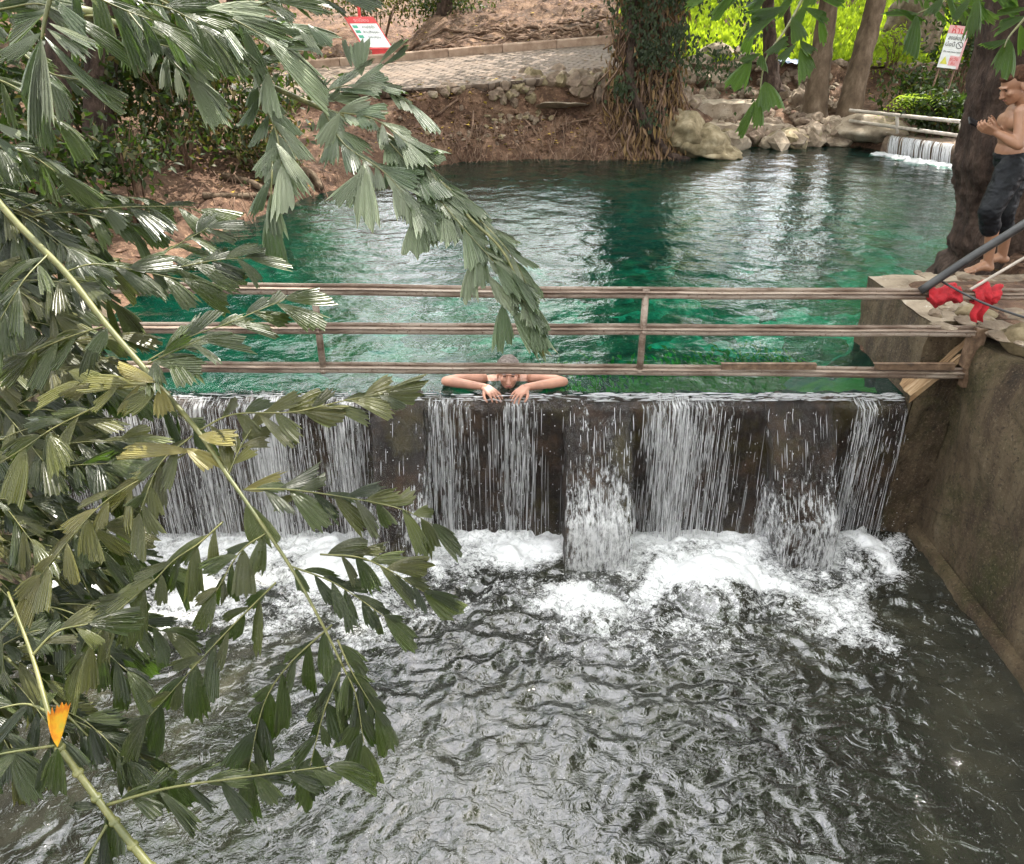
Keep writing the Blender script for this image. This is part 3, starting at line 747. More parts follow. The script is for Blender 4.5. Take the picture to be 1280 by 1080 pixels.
for px in (398, 804, 60):
    a = PY(px-2 if px < 640 else px+2, 362, RY); b = PY(px+3 if px < 640 else px-3, 466, RY)
    x = (a.x+b.x)/2
    mb = MB(); tube(mb, [(x, RY, b.z), (x, RY, a.z)], .022, 10)
    for z in (zm_-.012, zb_-.006): tube(mb, [(x, RY, z-.012), (x, RY, z-.004), (x, RY, z+.012)], [.024, .029, .026], 10)
    mb.build('post', MAT['rail'], rl)
mb = MB(); box(mb, (2.98, RY-.03, .16), (3.045, RY+.03, .57)); box(mb, (2.955, RY-.04, .30), (2.98, RY+.04, .52)); mb.build('post', MAT['plate'], rl, False)
for (xa, xb) in ((900, 1018), (1090, 1190)):
    a = PY(xa, 459, RY).x; b = PY(xb, 459, RY).x; mb = MB(); z = railz(1000, 459)
    box(mb, (a, RY-.034, z-.004), (b, RY-.028, z+.034)); box(mb, (a, RY-.034, z+.030), (b, RY+.0, z+.035)); mb.build('patch_plate', MAT['plate'], rl, False)

# red cloths hung on the top rail
def cloth(mb, cx, w, zlo, zhi, seed, tail=None):
    us = np.linspace(-.5, .5, 26); vs = np.linspace(0, 2*math.pi, 30)
    U, V = np.meshgrid(us, vs)
    n = fbm(U*7, np.cos(V)*2, np.sin(V)*2, seed=seed)
    hz = (zhi-zlo)/2; rr = (1 + .35*n)*(1-.3*np.abs(U*2)**4)
    X = cx + U*w + .01*n; Z = (zlo+zhi)/2 + np.sin(V)*hz*rr + .02*np.sin(U*9+seed); Yc = RY + np.cos(V)*.055*rr
    gridmesh(mb, X, Yc, Z)
    if tail:
        U, V = np.meshgrid(np.linspace(-.5, .5, 10), np.linspace(0, 1, 10))
        gridmesh(mb, tail[0] + U*.09*(1-.3*V) + .01*np.sin(V*7), RY-.05 + .02*np.sin(U*8), zlo + .03 - V*tail[1])
za = railz(1178, 378); zb2 = railz(1178, 357)
for (pa, pb, tail, lab) in ((1156, 1201, None, 'twisted red cloth wound on the top rail beside the black pipe end'), (1216, 1248, (1, .12), 'bunched red cloth with a hanging tail on the top rail below the bare feet')):
    a = PY(pa, 367, RY).x; b = PY(pb, 367, RY).x; mb = MB()
    cloth(mb, (a+b)/2, b-a, za, zb2, pa, ((a+b)/2-.04, .14) if tail else None)
    tag(mb.build('red_cloth', MAT['red']), lab, 'cloth', 'red cloths on the top rail')
# black handrail pipe, cable and thin rod
mb = MB(); tube(mb, smooth_path([P(1150, 364, 5.0), P(1215, 321, 4.85), P(1285, 277, 4.7), P(1400, 200, 4.5)], 20), .026, 10)
tag(mb.build('handrail_pipe', MAT['pipe']), 'black slanting pipe rising from the top rail past the bare feet', 'pipe')
mb = MB(); tube(mb, smooth_path([P(1174, 350, 4.98), P(1205, 367, 4.86), P(1240, 383, 4.74), P(1300, 402, 4.6), P(1400, 425, 4.4)], 24), .007, 6)
tag(mb.build('cable', MAT['pipe']), 'thin dark cable sagging in front of the red cloths', 'cable')
mb = MB(); tube(mb, smooth_path([P(1213, 362, 5.0), P(1250, 340, 4.95), P(1290, 317, 4.9), P(1360, 280, 4.8)], 12), .009, 6)
tag(mb.build('metal_rod', MAT['rail2']), 'thin grey rod slanting up under the black pipe by the bare feet', 'rod')
# ------------------------------------------------------------------ rocks
def ground_at(px, py, z0=.5):
    """first ground point along the viewing ray"""
    d = ray(px, py); t = np.arange(3, 40, .04)
    X = d.x*t; Y = d.y*t; Zr = CAM.z + d.z*t
    h = height(X, Y); k = np.argmax(Zr < h)
    if k == 0 and not (Zr[0] < h[0]): return None
    return Vector((X[k], Y[k], h[k]))
def one_rock(name, px, py, w, hgt, seed, mat, label, group=None, z=None, sub=3, sink=.3, rough=.35, flat=1, tilt=0):
    g = ground_at(px, py) if z is None else PZ(px, py, z)
    if g is None: return
    zc = (g - CAM).dot(Vector((0, CT, -ST))); s = zc/1000.0
    mb = MB(); a = w*s/2; b = hgt*s/2
    rock(mb, g + Vector((0, a*.3, b*(1-sink*2))), (a*1.15, a*.9, b*1.2), seed, rough, sub, seed*.7, flat, 0, tilt, .66 if 'boulder' not in name else .9)
    return tag(mb.build(name, mat, smooth=('boulder' in name)), label, 'rock' if 'boulder' in name or 'rock' in name else 'stone', group)
mb = MB(); g = PZ(872, 196, 0.0)
for q, s_, sd in (((-.30, .25, .42), (.42, .5, .36), 3), ((.05, .15, .22), (.46, .5, .30), 5), ((.36, .05, .08), (.36, .42, .17), 8)): rock(mb, g + Vector(q), s_, sd, .30, 4, sd*.9, 1, 0, .1, .95)
tag(mb.build('boulder', MAT['mossstone']), 'big mossy tan boulder at the water beside the vine hung tree', 'rock')
one_rock('boulder', 1092, 172, 78, 34, 8, MAT['concrete'], 'flat topped boulder at the water between the leaning trees and the small fall', sub=4)
one_rock('boulder', 1140, 62, 62, 70, 12, MAT['stone'], 'pale sunlit boulder in the greenery next to the white notice', sub=4, sink=.2)
# mossy rock lying on the retaining wall at the picture edge
mb = MB(); rock(mb, (3.28, 4.62, .56), (.17, .22, .13), 21, .3, 4, .4); tag(mb.build('rock', MAT['mossstone']), 'yellow green mossy rock on top of the damp channel wall', 'rock')
mb = MB(); rock(mb, (3.12, 5.12, .56), (.13, .10, .085), 27, .3, 3, .2); tag(mb.build('rock', MAT['mossstone']), 'squat greenish rock under the left red cloth on the ledge', 'rock')
RUB = [(1188, 383, 34, 12), (1262, 392, 60, 12), (1225, 398, 46, 12), (1272, 372, 40, 10), (1208, 402, 34, 10), (1240, 408, 50, 11), (1160, 345, 26, 7), (1222, 350, 44, 9), (1262, 352, 60, 8), (1205, 345, 30, 8), (1285, 398, 50, 12), (1170, 392, 22, 10), (1180, 408, 30, 9), (1148, 341, 14, 6), (1250, 420, 40, 10), (1280, 428, 34, 10)]
for i, (px, py, w, h) in enumerate(RUB):
    g = PZ(px, py, .56); zc = (g-CAM).dot(Vector((0, CT, -ST))); mb = MB()
    rock(mb, g, (w*zc/2000, w*zc/2600, h*zc/1500), 30+i, .3, 3, i*1.3, .8)
    tag(mb.build('paving_stone', MAT['stone'] if i % 3 else MAT['concrete'], smooth=False), 'flat broken pale stone slab lying loose on the ledge by the bare feet', 'stone', 'broken stone slabs on the ledge')
# stones tumbled below the paved edge
mb = MB(); g = ground_at(700, 142)
rock(mb, g + Vector((0, .15, .12)), (.52, .42, .055), 44, .22, 4, .2, 1, 0, -.22); tag(mb.build('stone_slab', MAT['concrete']), 'large flat grey slab slid down the bank below the path', 'slab')
k = 0
for (cx, cy, n, sx, sy, w) in ((640, 118, 14, 26, 14, 18), (690, 106, 16, 50, 10, 22), (738, 112, 14, 24, 14, 28), (560, 116, 9, 34, 6, 16), (770, 108, 8, 14, 8, 24), (640, 150, 26, 70, 14, 9), (600, 170, 18, 60, 12, 7)):
    for i in range(n):
        px = random.gauss(cx, sx*.6); py = random.gauss(cy, sy*.6); k += 1
        one_rock('rubble_stone', px, py, w*random.uniform(.6, 1.2), w*random.uniform(.45, .8), 60+k, random.choice([MAT['stone'], MAT['darkstone'], MAT['darkstone'], MAT['mossstone']]),
                 'weathered stone tumbled on the earth bank just below the paved path', 'stones tumbled below the path', sub=2)
for i in range(150):
    px = random.uniform(880, 1075); py = 96 + 88*random.random(); k += 1
    if px < 940 and 125 < py < 180 and random.random() < .7: continue
    w = random.uniform(9, 30)*(.6+.6*(py-90)/90)
    one_rock('rubble_stone', px, py, w, w*random.uniform(.5, .85), 60+k, random.choice([MAT['stone'], MAT['stone'], MAT['concrete'], MAT['darkstone']]),
             'pale broken stone in the rubble around the leaning tree feet', 'rubble stones under the leaning trees', sub=3)
for i in range(34):
    px = random.uniform(905, 1075); py = 183 - (px-905)*.03 + random.uniform(-7, 2); k += 1
    w = random.uniform(18, 42)
    one_rock('rubble_stone', px, py, w, w*.6, 60+k, random.choice([MAT['stone'], MAT['mossstone'], MAT['concrete']]), 'rounded stone along the far waterline by the leaning trees', 'stones along the far waterline', z=.05, sub=2)
for i in range(26):
    px = random.uniform(845, 935); py = random.uniform(70, 135); k += 1
    w = random.uniform(14, 44)
    one_rock('rubble_stone', px, py, w, w*.55, 60+k, random.choice([MAT['stone'], MAT['stone'], MAT['concrete']]), 'sunlit pale stone on the rise behind the mossy boulder', 'sunlit stones behind the boulder', sub=2)
# two worn steps down to the water
for (x0, x1, y0, y1, zl, zt, lab) in ((3.6, 5.3, 16.5, 17.3, -.1, .36, 'lower worn stone step at the far water edge'), (3.3, 5.2, 17.3, 18.3, .1, .66, 'upper worn stone step with dark riser behind the boulder')):
    mb = MB(); face_grid(mb, (x0, y0, zt), (x1-x0, 0, 0), (0, y1-y0, 0), 16, 8, .05); face_grid(mb, (x0, y0, zl), (x1-x0, 0, 0), (0, 0, zt-zl), 16, 6, .05)
    face_grid(mb, (x1, y0, zl), (0, y1-y0, 0), (0, 0, zt-zl), 8, 6, .03); face_grid(mb, (x0, y0, zl), (0, y1-y0, 0), (0, 0, zt-zl), 8, 6, .03)
    tag(mb.build('stone_step', MAT['concrete']), lab, 'step')
# dry stone terrace wall
mb = MB(); yb = 20.0
row = 0; z = .72
while z < 1.22:
    hh = random.uniform(.11, .17); x = 5.0 + random.uniform(0, .2)
    while x < 13.2:
        w = random.uniform(.18, .5); zz = z - .02*(x-6)
        rock(mb, (x+w/2, yb - .02*(x-6) + random.uniform(-.05, .05), zz+hh/2+.05), (w*.56, .2, hh*.6), int(x*100)+row*7, .28, 2, random.uniform(-.2, .2)); x += w
    z += hh; row += 1
tag(mb.build('stone_wall', MAT['darkstone'], smooth=False), 'dry stone terrace wall of stacked dark rubble below the sunlit grass', 'wall')
# cloth left on the terrace wall
g = PY(985, 92, 19.9); mb = MB(); U, V = np.meshgrid(np.linspace(-1, 1, 26), np.linspace(-1, 1, 16))
gridmesh(mb, g.x + U*.30, g.y - .1 + V*.22, 1.29 + .05*(1-U*U)*(1-V*V) + .05*fbm(U*2.5, V*2.5, seed=9))
tag(mb.build('folded_cloth', MAT['clothblue']), 'blue and white cloth left lying on the terrace wall', 'cloth')

# ------------------------------------------------------------------ leaves, crowns, trees
def leaf_quad(mb, p, d, n, L, W, rnd, yel=0, mi=0):
    d = d.normalized(); s = d.cross(n)
    if s.length < 1e-4: s = Vector((1, 0, 0))
    s.normalize(); n = s.cross(d)
    mb.add([p, p + d*L*.45 + s*W*.5 + n*L*.05, p + d*L - n*L*.10, p + d*L*.45 - s*W*.5 + n*L*.05], [(0, 1, 2), (0, 2, 3)], mi, rnd=rnd, yel=yel)
def rvec(r=1.0):
    while True:
        v = Vector((random.uniform(-1, 1), random.uniform(-1, 1), random.uniform(-1, 1)))
        if .05 < v.length < 1: return v*r
def foliage(mb, c, rad, n, L, clumps=24, seed=0, droop=.4, yel=.06, shell=.5, spread=.28):
    c = Vector(c); cs = []
    for i in range(clumps):
        v = rvec().normalized()*random.uniform(shell, 1.0); cs.append((c + Vector((v.x*rad[0], v.y*rad[1], v.z*rad[2])), random.uniform(.6, 1.3), random.random()))
    R = (rad[0]+rad[1]+rad[2])/3
    for i in range(n):
        q, sc, tone = cs[random.randrange(clumps)]
        p = q + Vector((random.gauss(0, 1), random.gauss(0, 1), random.gauss(0, .75)))*R*spread*sc
        d = rvec() + Vector((0, 0, -droop)); nn = rvec() + Vector((0, 0, .8))
        leaf_quad(mb, p, d, nn, L*random.uniform(.6, 1.3), L*random.uniform(.35, .6), min(1, max(0, tone*.7 + random.uniform(-.2, .45))), 1.0*(random.random() < yel)*random.random())
def limbs(mb, base, tips, r0):
    for tp in tips:
        b = Vector(base); t = Vector(tp); m = b.lerp(t, .5) + rvec(.3) + Vector((0, 0, .25))
        tube(mb, smooth_path([b, m, t], 10), list(np.linspace(r0, r0*.25, 10)), 7, lump=.12)
# the big tree at the edge
T1 = thing('tree', 'thick dark barked tree trunk right behind the standing person', 'tree', (4.55, 7.0, .5))
mb = MB()
base = Vector((4.62, 7.05, .35)); path = smooth_path([base, base+Vector((-.16, 0, .5)), base+Vector((-.36, .02, 1.3)), base+Vector((-.40, .1, 2.6)), base+Vector((-.3, .2, 5.6)), base+Vector((.2, .5, 8.5))], 60)
rr = [.82*math.exp(-i/4.0)*.35 + .56 - .004*i for i in range(60)]
path2 = smooth_path(path, 260); rr2 = np.interp(np.linspace(0, 59, 260), np.arange(60), rr)
tube(mb, path2, list(rr2), 110, lump=.12)
va = np.array(mb.v); nn_ = fbm(va[:, 0]*9, va[:, 1]*9, va[:, 2]*3.2, octv=4, seed=77)*.030 + np.abs(fbm(va[:, 0]*24, va[:, 1]*24, va[:, 2]*9, octv=3, seed=78))*.022
pc = np.array([[p.x, p.y, p.z] for p in path2]).repeat(110, 0); dv_ = va[:len(pc)]-pc; dv_ /= np.linalg.norm(dv_, axis=1)[:, None]+1e-9; va[:len(pc)] += dv_*nn_[:len(pc), None]; mb.v = [tuple(q) for q in va]
for a in (-1.7, -1.1, -.4, .5):
    q = base + Vector((math.cos(a)*.45, math.sin(a)*.45, .35)); e = base + Vector((math.cos(a)*1.15, math.sin(a)*1.0, .16))
    tube(mb, smooth_path([q, q.lerp(e, .5)+Vector((0, 0, -.08)), e], 9), list(np.linspace(.17, .06, 9)), 8, lump=.15)
tp = [base+Vector(v) for v in ((-2.6, 1.5, 7.5), (2.2, 1, 8), (0, 3, 8.5), (-1.5, -2.5, 7.8), (1.8, -2.5, 8.2))]
limbs(mb, path[40], tp, .22); mb.build('trunk', MAT['bark'], T1)
mb = MB(); foliage(mb, (5.6, 8.0, 8.6), (4.2, 3.6, 1.9), 22000, .30, 70, 1); mb.build('crown', MAT['canopy'], T1)
# leaning trees on the far bank
def far_tree(pb, ptm, Y, r, label, crown, ncr, extra=(), lean=None, mat='palebark', group=None, pm=None):
    b = PY(pb[0], pb[1], Y); t = PY(ptm[0], ptm[1], Y+.3); m = PY(pm[0], pm[1], Y+.1) if pm else b.lerp(t, .5)
    b.z = min(b.z, H(b.x, b.y)+.05) - .1
    up = t + (t-m)*1.0 + Vector((0, 0, 1.5)); top = up + (t-m).normalized()*.5 + Vector((0, .3, max(.6, 5.6-up.z)))
    th = thing('tree', label, 'tree', tuple(b), group); mb = MB()
    path = smooth_path([b, m, t, up, top], 44); rr = [r*(1 + .9*math.exp(-i/2.4) - i*.012) for i in range(44)]
    tube(mb, path, rr, 18, lump=.14)
    for a in extra:
        e = b + Vector((math.cos(a)*r*4.5, math.sin(a)*r*3.5, -.06)); q = b + Vector((math.cos(a)*r*.8, math.sin(a)*r*.8, .25))
        tube(mb, smooth_path([q, q.lerp(e, .5)+Vector((0, 0, -.02)), e], 8), list(np.linspace(r*.42, r*.15, 8)), 7, lump=.2)
    if crown:
        c = path[-1] + Vector((0, 0, .6)); limbs(mb, path[34], [c + rvec(crown[0]*.8) for _ in range(6)], r*.4)
    mb.build('trunk', MAT[mat], th)
    if crown:
        mb = MB(); foliage(mb, c, crown, ncr, .24, 30, 2); mb.build('crown', MAT['canopy'], th)
    return th
far_tree((1015, 166), (1038, -10), 17.3, .24, 'brown tree with straight trunk and spread roots, first of the pair on the rubble', (2.4, 2.2, 1.5), 3200, (-2.4, -1.5, -.6, 3.0), pm=(1024, 90))
far_tree((1054, 172), (1098, -10), 17.0, .24, 'brown tree leaning away to the right, second of the pair on the rubble', (2.6, 2.2, 1.6), 3200, (-2.2, -1.2, 2.8, -.3), pm=(1072, 92))
far_tree((965, 112), (960, -10), 19.4, .17, 'slim dark tree rising behind the hanging palm leaves by the terrace wall', (2, 2, 1.4), 2200, (), mat='bark')
far_tree((988, 92), (984, -10), 20.8, .10, 'thin dark sapling just beyond the terrace wall', (1.4, 1.4, 1.2), 1200, (), mat='bark')
for (px, py, w, lab) in ((905, 40, .09, 'pale thin trunk standing in the sunlit grass'), (1142, 20, .12, 'thin trunk in the sunlit grass near the pale boulder'), (828, 34, .16, 'grey stump like trunk in the grass behind the vine hung tree'), (1068, 20, .10, 'thin trunk between the leaning trees far up the slope')):
    far_tree((px, py+14), (px+random.uniform(-5, 5), -12), 25+random.random()*3, w, lab, (1.8, 1.8, 1.4), 1500, (), mat='palebark')
# vine hung tree in the middle of the far bank
T2 = thing('tree', 'tree smothered in hanging dead vines and ivy at the far water edge', 'tree', (2.35, 15.5, .2))
mb = MB(); b = Vector((2.35, 15.6, -.15)); path = smooth_path([b, b+Vector((.02, 0, 1)), b+Vector((.0, .05, 2.2)), b+Vector((.1, .1, 4)), b+Vector((.2, .3, 7))], 40)
tube(mb, path, [.50*(1+.5*math.exp(-i/5)) - i*.005 for i in range(40)], 22, lump=.3)
tube(mb, smooth_path([b+Vector((-.35, -.55, 3.4)), b+Vector((-.33, -.6, 2)), b+Vector((-.25, -.66, 1.2)), b+Vector((.35, -.75, .3)), b+Vector((.8, -.7, .1))], 24), .075, 8, lump=.3)
limbs(mb, path[26], [b+Vector(v) for v in ((-3, 1, 6.4), (2.6, .6, 6.8), (0, 2.5, 7.4), (-1, -2, 6.6), (1.5, -1.8, 6.2))], .2)
mb.build('trunk', MAT['bark'], T2)
mb = MB(); foliage(mb, b+Vector((-.2, 1.4, 6.6)), (3.4, 2.6, 1.8), 5500, .26, 44, 3); mb.build('crown', MAT['canopy'], T2)
mb = MB()
for i in range(2100):   # dead, hanging strips and shreds
    a = random.uniform(-math.pi, .0) + random.gauss(0, .2); z = .05 + 3.0*random.random()**1.7; R = .50 + .36*math.exp(-z/.9) + random.gauss(0, .09)
    p = b + Vector((math.cos(a)*R*1.05, math.sin(a)*R, z+.15)); L = random.uniform(.08, .30)
    d = Vector((random.gauss(0, .35), random.gauss(0, .3)-.15, -1)); leaf_quad(mb, p, d, Vector((math.cos(a), math.sin(a), .2))+rvec(.6), L, L*random.uniform(.08, .26), random.random()**.6, random.random()*.3)
mb.build('dead_vines', MAT['deadleaf'], T2)
mb = MB()
for i in range(120):
    a = random.uniform(-math.pi, 0); z = 3.0*random.random(); R = .56+.35*math.exp(-z/.8)
    p = b + Vector((math.cos(a)*R, math.sin(a)*R, z+.3)); L = random.uniform(.5, 1.4)
    pts = [p, p + Vector((random.gauss(0, .08), random.gauss(-.04, .05), -L*.5)), p + Vector((random.gauss(0, .16), random.gauss(-.08, .08), -L))]
    tube(mb, smooth_path(pts, 7), random.uniform(.006, .018), 5, rnd=random.random())
mb.build('hanging_roots', MAT['root'], T2)
mb = MB()
for (dx, dz, sx, sz, n) in ((-.25, 2.5, .4, .35, 300), (.1, 3.1, .5, .35, 420), (.45, 2.8, .3, .25, 260), (.25, 1.9, .5, .3, 260), (-.45, 1.35, .22, .2, 110), (.05, .85, .18, .18, 50), (-.1, 1.9, .14, .2, 120), (.4, 2.2, .2, .12, 110), (-.55, 3.1, .6, .5, 320), (1.25, 2.9, .7, .35, 300), (1.0, 1.75, .45, .35, 190), (1.7, 2.3, .22, .45, 100), (1.6, 1.5, .25, .5, 60)):
    for i in range(n):
        x = random.gauss(dx, sx*.6); z = random.gauss(dz, sz*.6)
        p = b + Vector((x, -.72 - random.random()*.25 + .25*abs(x), max(.1, z)))
        leaf_quad(mb, p, Vector((random.gauss(0, .6), -.3, -.8)), Vector((random.gauss(0, .5), -1, .5)), random.uniform(.05, .12), random.uniform(.03, .06), random.random()*.7)
mb.build('ivy_leaves', MAT['bush'], T2)

# left thicket: bamboo like stems, shrubs, and the shady trees over them
for i, (px, Y, r, lab) in enumerate(((75, 9.5, .16, 'dark trunk with peeling bark deep in the thicket, nearest the picture edge'), (118, 10.2, .13, 'dark trunk in the thicket, middle one of three'), (138, 11.0, .08, 'slim dark trunk in the thicket next to the red earth clearing'))):
    far_tree((px, 262-i*12), (px-6+i*4, -10), Y, r, lab, (2.6, 2.4, 1.6), 2600, (), mat='bark')
def shrub(name, c, rad, n, L, label, cat='shrub', mat='bush', stems=10, yel=.1, group=None, clumps=14):
    th = thing(name, label, cat, (c[0], c[1], H(c[0], c[1])), group); mb = MB()
    for i in range(stems):
        v = rvec(); tube(mb, smooth_path([(c[0]+v.x*.15, c[1]+v.y*.15, H(c[0], c[1])-.05), (c[0]+v.x*rad[0]*.4, c[1]+v.y*rad[1]*.4, c[2]-.1), (c[0]+v.x*rad[0]*.9, c[1]+v.y*rad[1]*.9, c[2]+abs(v.z)*rad[2])], 7), list(np.linspace(.018, .005, 7)), 5)
    mb.build('stems', MAT['root'], th)
    mb = MB(); foliage(mb, c, rad, n, L, clumps, 0, .3, yel, .3, .3); mb.build('leaves', MAT[mat], th)
def sh(px, py, Y, rad, n, L, label, **k): c = PY(px, py, Y); c.z = max(c.z, H(c.x, c.y)+rad[2]*.5); shrub('shrub', tuple(c), rad, n, L, label, **k)
sh(215, 110, 11.0, (1.3, .9, .9), 2200, .12, 'olive shrub filling the thicket above the red earth clearing', yel=.35)
sh(300, 130, 12.0, (.9, .8, .9), 1500, .11, 'brownish sparse shrub at the thicket edge above the bank roots', yel=.6)
sh(245, 60, 12.5, (1.8, 1.0, .8), 2600, .14, 'broad dark shrub high in the thicket behind the palm leaves')
sh(150, 190, 9.0, (.6, .5, .4), 700, .10, 'low dark shrub at the foot of the thicket trunks')
sh(30, 200, 8.5, (.8, .6, .9), 1100, .14, 'tall leafy shrub against the picture edge under the big hanging leaf')
sh(330, 195, 11.6, (.6, .5, .35), 800, .08, 'low leafless looking shrub with yellowish leaves over the bank roots', yel=.8)
sh(90, 60, 12.5, (2.2, 1.2, 1.6), 2600, .2, 'dense dark shrub closing the thicket behind the trunks')
sh(560, 12, 24.0, (1.3, .7, .35), 1500, .11, 'low olive shrub on the slope above the rooty cutting', yel=.4)
sh(470, 4, 24.5, (1.6, .7, .4), 1500, .12, 'yellow brown brush on the slope behind the tilted red sign', yel=.95)
sh(1180, 135, 15.6, (.6, .5, .45), 1700, .13, 'dark leafy shrub beside the big trunk below the white notice')
sh(1150, 112, 17.2, (.8, .5, .5), 1100, .13, 'dark green shrub spilling over the terrace wall end')
sh(1212, 55, 17.9, (.7, .6, .8), 1200, .13, 'tall shrub behind the white notice')
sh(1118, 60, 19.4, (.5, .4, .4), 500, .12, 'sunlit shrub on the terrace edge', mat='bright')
def low_shrub(x, y, z, rad, n, L, label, **k): shrub('shrub', (x, y, z), rad, n, L, label, **k)
low_shrub(-3.7, 4.6, .75, (.6, .7, .5), 1500, .12, 'dark low shrub on the channel wall behind the dense palm clump, nearest the dam')
low_shrub(-3.6, 3.4, .55, (.6, .8, .6), 1700, .12, 'dark shrub spilling down the channel wall under the dense palm clump')
low_shrub(-3.5, 2.5, .0, (.5, .7, .7), 1500, .11, 'dark shrub hanging low to the stream under the yellow stemmed frond')
low_shrub(-4.4, 6.2, .8, (.8, .9, .6), 1500, .12, 'dark shrub beside the pale ledge behind the end of the rails')
# unseen trees added round the viewer to cut sky light, mirrored in the water
def light_block_tree(x, y, zc, rad, n, label, r=.3):
    th = thing('tree', label, 'tree', (x, y, H(x, y))); mb = MB(); b = Vector((x, y, H(x, y)-.2)); c = Vector((x, y, zc))
    path = smooth_path([b, b.lerp(c, .35)+Vector((.2, .1, 0)), b.lerp(c, .7)+Vector((-.1, .2, 0)), c], 24); tube(mb, path, list(np.linspace(r*1.3, r*.5, 24)), 14, lump=.15)
    limbs(mb, path[15], [c + Vector((v.x*rad[0]*.8, v.y*rad[1]*.8, v.z*rad[2]*.5)) for v in (rvec() for _ in range(7))], r*.5); mb.build('trunk', MAT['bark'], th)
    mb = MB(); foliage(mb, c, rad, n, .34, 46, 0, spread=.34, shell=.25); mb.build('crown', MAT['canopy'], th)
light_block_tree(-7.5, 2.0, 7.0, (4.4, 4.4, 2.0), 2200, 'unseen spreading tree added on the palm bank to cut sky light')
light_block_tree(7.5, 1.5, 7.2, (4.6, 5.0, 2.2), 7500, 'unseen spreading tree added on the bank above the channel wall to cut sky light')
light_block_tree(-2.5, -6.0, 7.5, (5.0, 4.6, 2.4), 5000, 'unseen tree added downstream on the palm side to cut sky light')
light_block_tree(5.0, -6.5, 7.5, (5.0, 4.6, 2.4), 7000, 'unseen tree added downstream on the wall side to cut sky light')
for i, (x, y, zc, rx) in enumerate(((-6.5, 20.5, 5.6, 3.2), (-1.8, 23.5, 5.9, 2.6), (3.6, 21.5, 5.8, 2.4), (10.5, 21.0, 5.6, 2.6), (14.5, 19.0, 5.6, 3.4), (-11, 22, 6, 3.6))):
    light_block_tree(x, y, zc, (rx, 2.4, 1.7), 2000 if i in (1, 2) else 3600, 'tree with a wide crown over the far bank, ' + ('above the tilted red sign', 'above the rooty cutting', 'straight behind the vine hung tree', 'behind the white notice', 'beyond the small far fall', 'far into the thicket', 'on the sunlit slope')[i], .16)
light_block_tree(-7.5, 10.5, 7.5, (4.2, 4.2, 2.4), 6500, 'broad shade tree over the dark thicket')
# fern over the small fall
fc = PY(1150, 140, 15.9); th = thing('fern', 'bright green fern arching over the thin far railing', 'fern', (fc.x, fc.y, H(fc.x, fc.y))); mb = MB()
for i in range(17):
    a = random.uniform(0, 6.28); L = random.uniform(.5, .85); d = Vector((math.cos(a), math.sin(a)*.7 - .35, 0)).normalized()
    pts = smooth_path([fc - Vector((0, 0, .15)), fc + d*L*.45 + Vector((0, 0, .28)), fc + d*L + Vector((0, 0, -.1))], 18)
    for j in range(2, 18):
        w = .14*math.sin(j/17*2.8+.25); tn = (pts[j]-pts[j-1]).normalized(); s = tn.cross(UP).normalized()
        for sg in (-1, 1): leaf_quad(mb, pts[j], s*sg + tn*.35 + Vector((0, 0, -.15)), UP, w, .035, random.random(), 0)
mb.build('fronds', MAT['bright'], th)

# exposed roots, twigs, hanging root fringe, fallen leaves
mb = MB()
for i in range(80):
    px = random.gauss(500, 60) if i < 40 else random.uniform(580, 750); py = random.uniform(28, 56) if i < 40 else random.uniform(28, 50)
    g = PZ(px, py, 1.55); y = float(kerb_y(g.x)) + random.uniform(.25, 2.2); x = (px-640)/1000*y*1.02
    pts = []; a = random.gauss(0, .5) + (math.pi if random.random() < .5 else 0); L = random.uniform(.4, 1.5)
    for q in range(8):
        pts.append(Vector((x, y, H(x, y) + .03 + random.uniform(-.02, .05)))); x += math.cos(a)*L/7; y += math.sin(a)*L/7*.6; a += random.gauss(0, .35)
    tube(mb, smooth_path(pts, 16), list(np.linspace(random.uniform(.02, .06), .008, 16)), 6, lump=.2)
tag(mb.build('root_tangle', MAT['root'], origin=(0, 0, 0)), 'tangle of bare tree roots over the earth above the kerb', kind='stuff')
mb = MB()
for i in range(420):   # thin root fringe along the cut bank and waterline
    if i < 240:
        x = random.uniform(-1.6, 3.0); 
        yy = np.arange(13, 16.2, .05); k = int(np.argmax(pool_dist(np.full_like(yy, x), yy) > 0)); y = yy[k] + random.uniform(-.12, .5)
    else:
        x = random.uniform(-4.4, -2.6); yy = None; y = random.uniform(9, 12.4)
        dd = float(pool_dist(np.array([x]), np.array([y]))[0])
        if dd < -.1 or dd > .7: continue
    z = max(0, H(x, y)) + random.uniform(.05, .25); L = random.uniform(.12, .55)
    d = Vector((random.gauss(0, .5), -.5, -1)); p = Vector((x, y, z))
    pts = [p, p + d*L*.5 + rvec(.05), Vector((p.x+d.x*L, p.y+d.y*L, max(-.05, p.z+d.z*L)))]
    tube(mb, smooth_path(pts, 6), random.uniform(.003, .010), 4)
tag(mb.build('root_fringe', MAT['root'], origin=(0, 0, 0)), 'fringe of thin roots hanging down the bank to the water', kind='stuff')
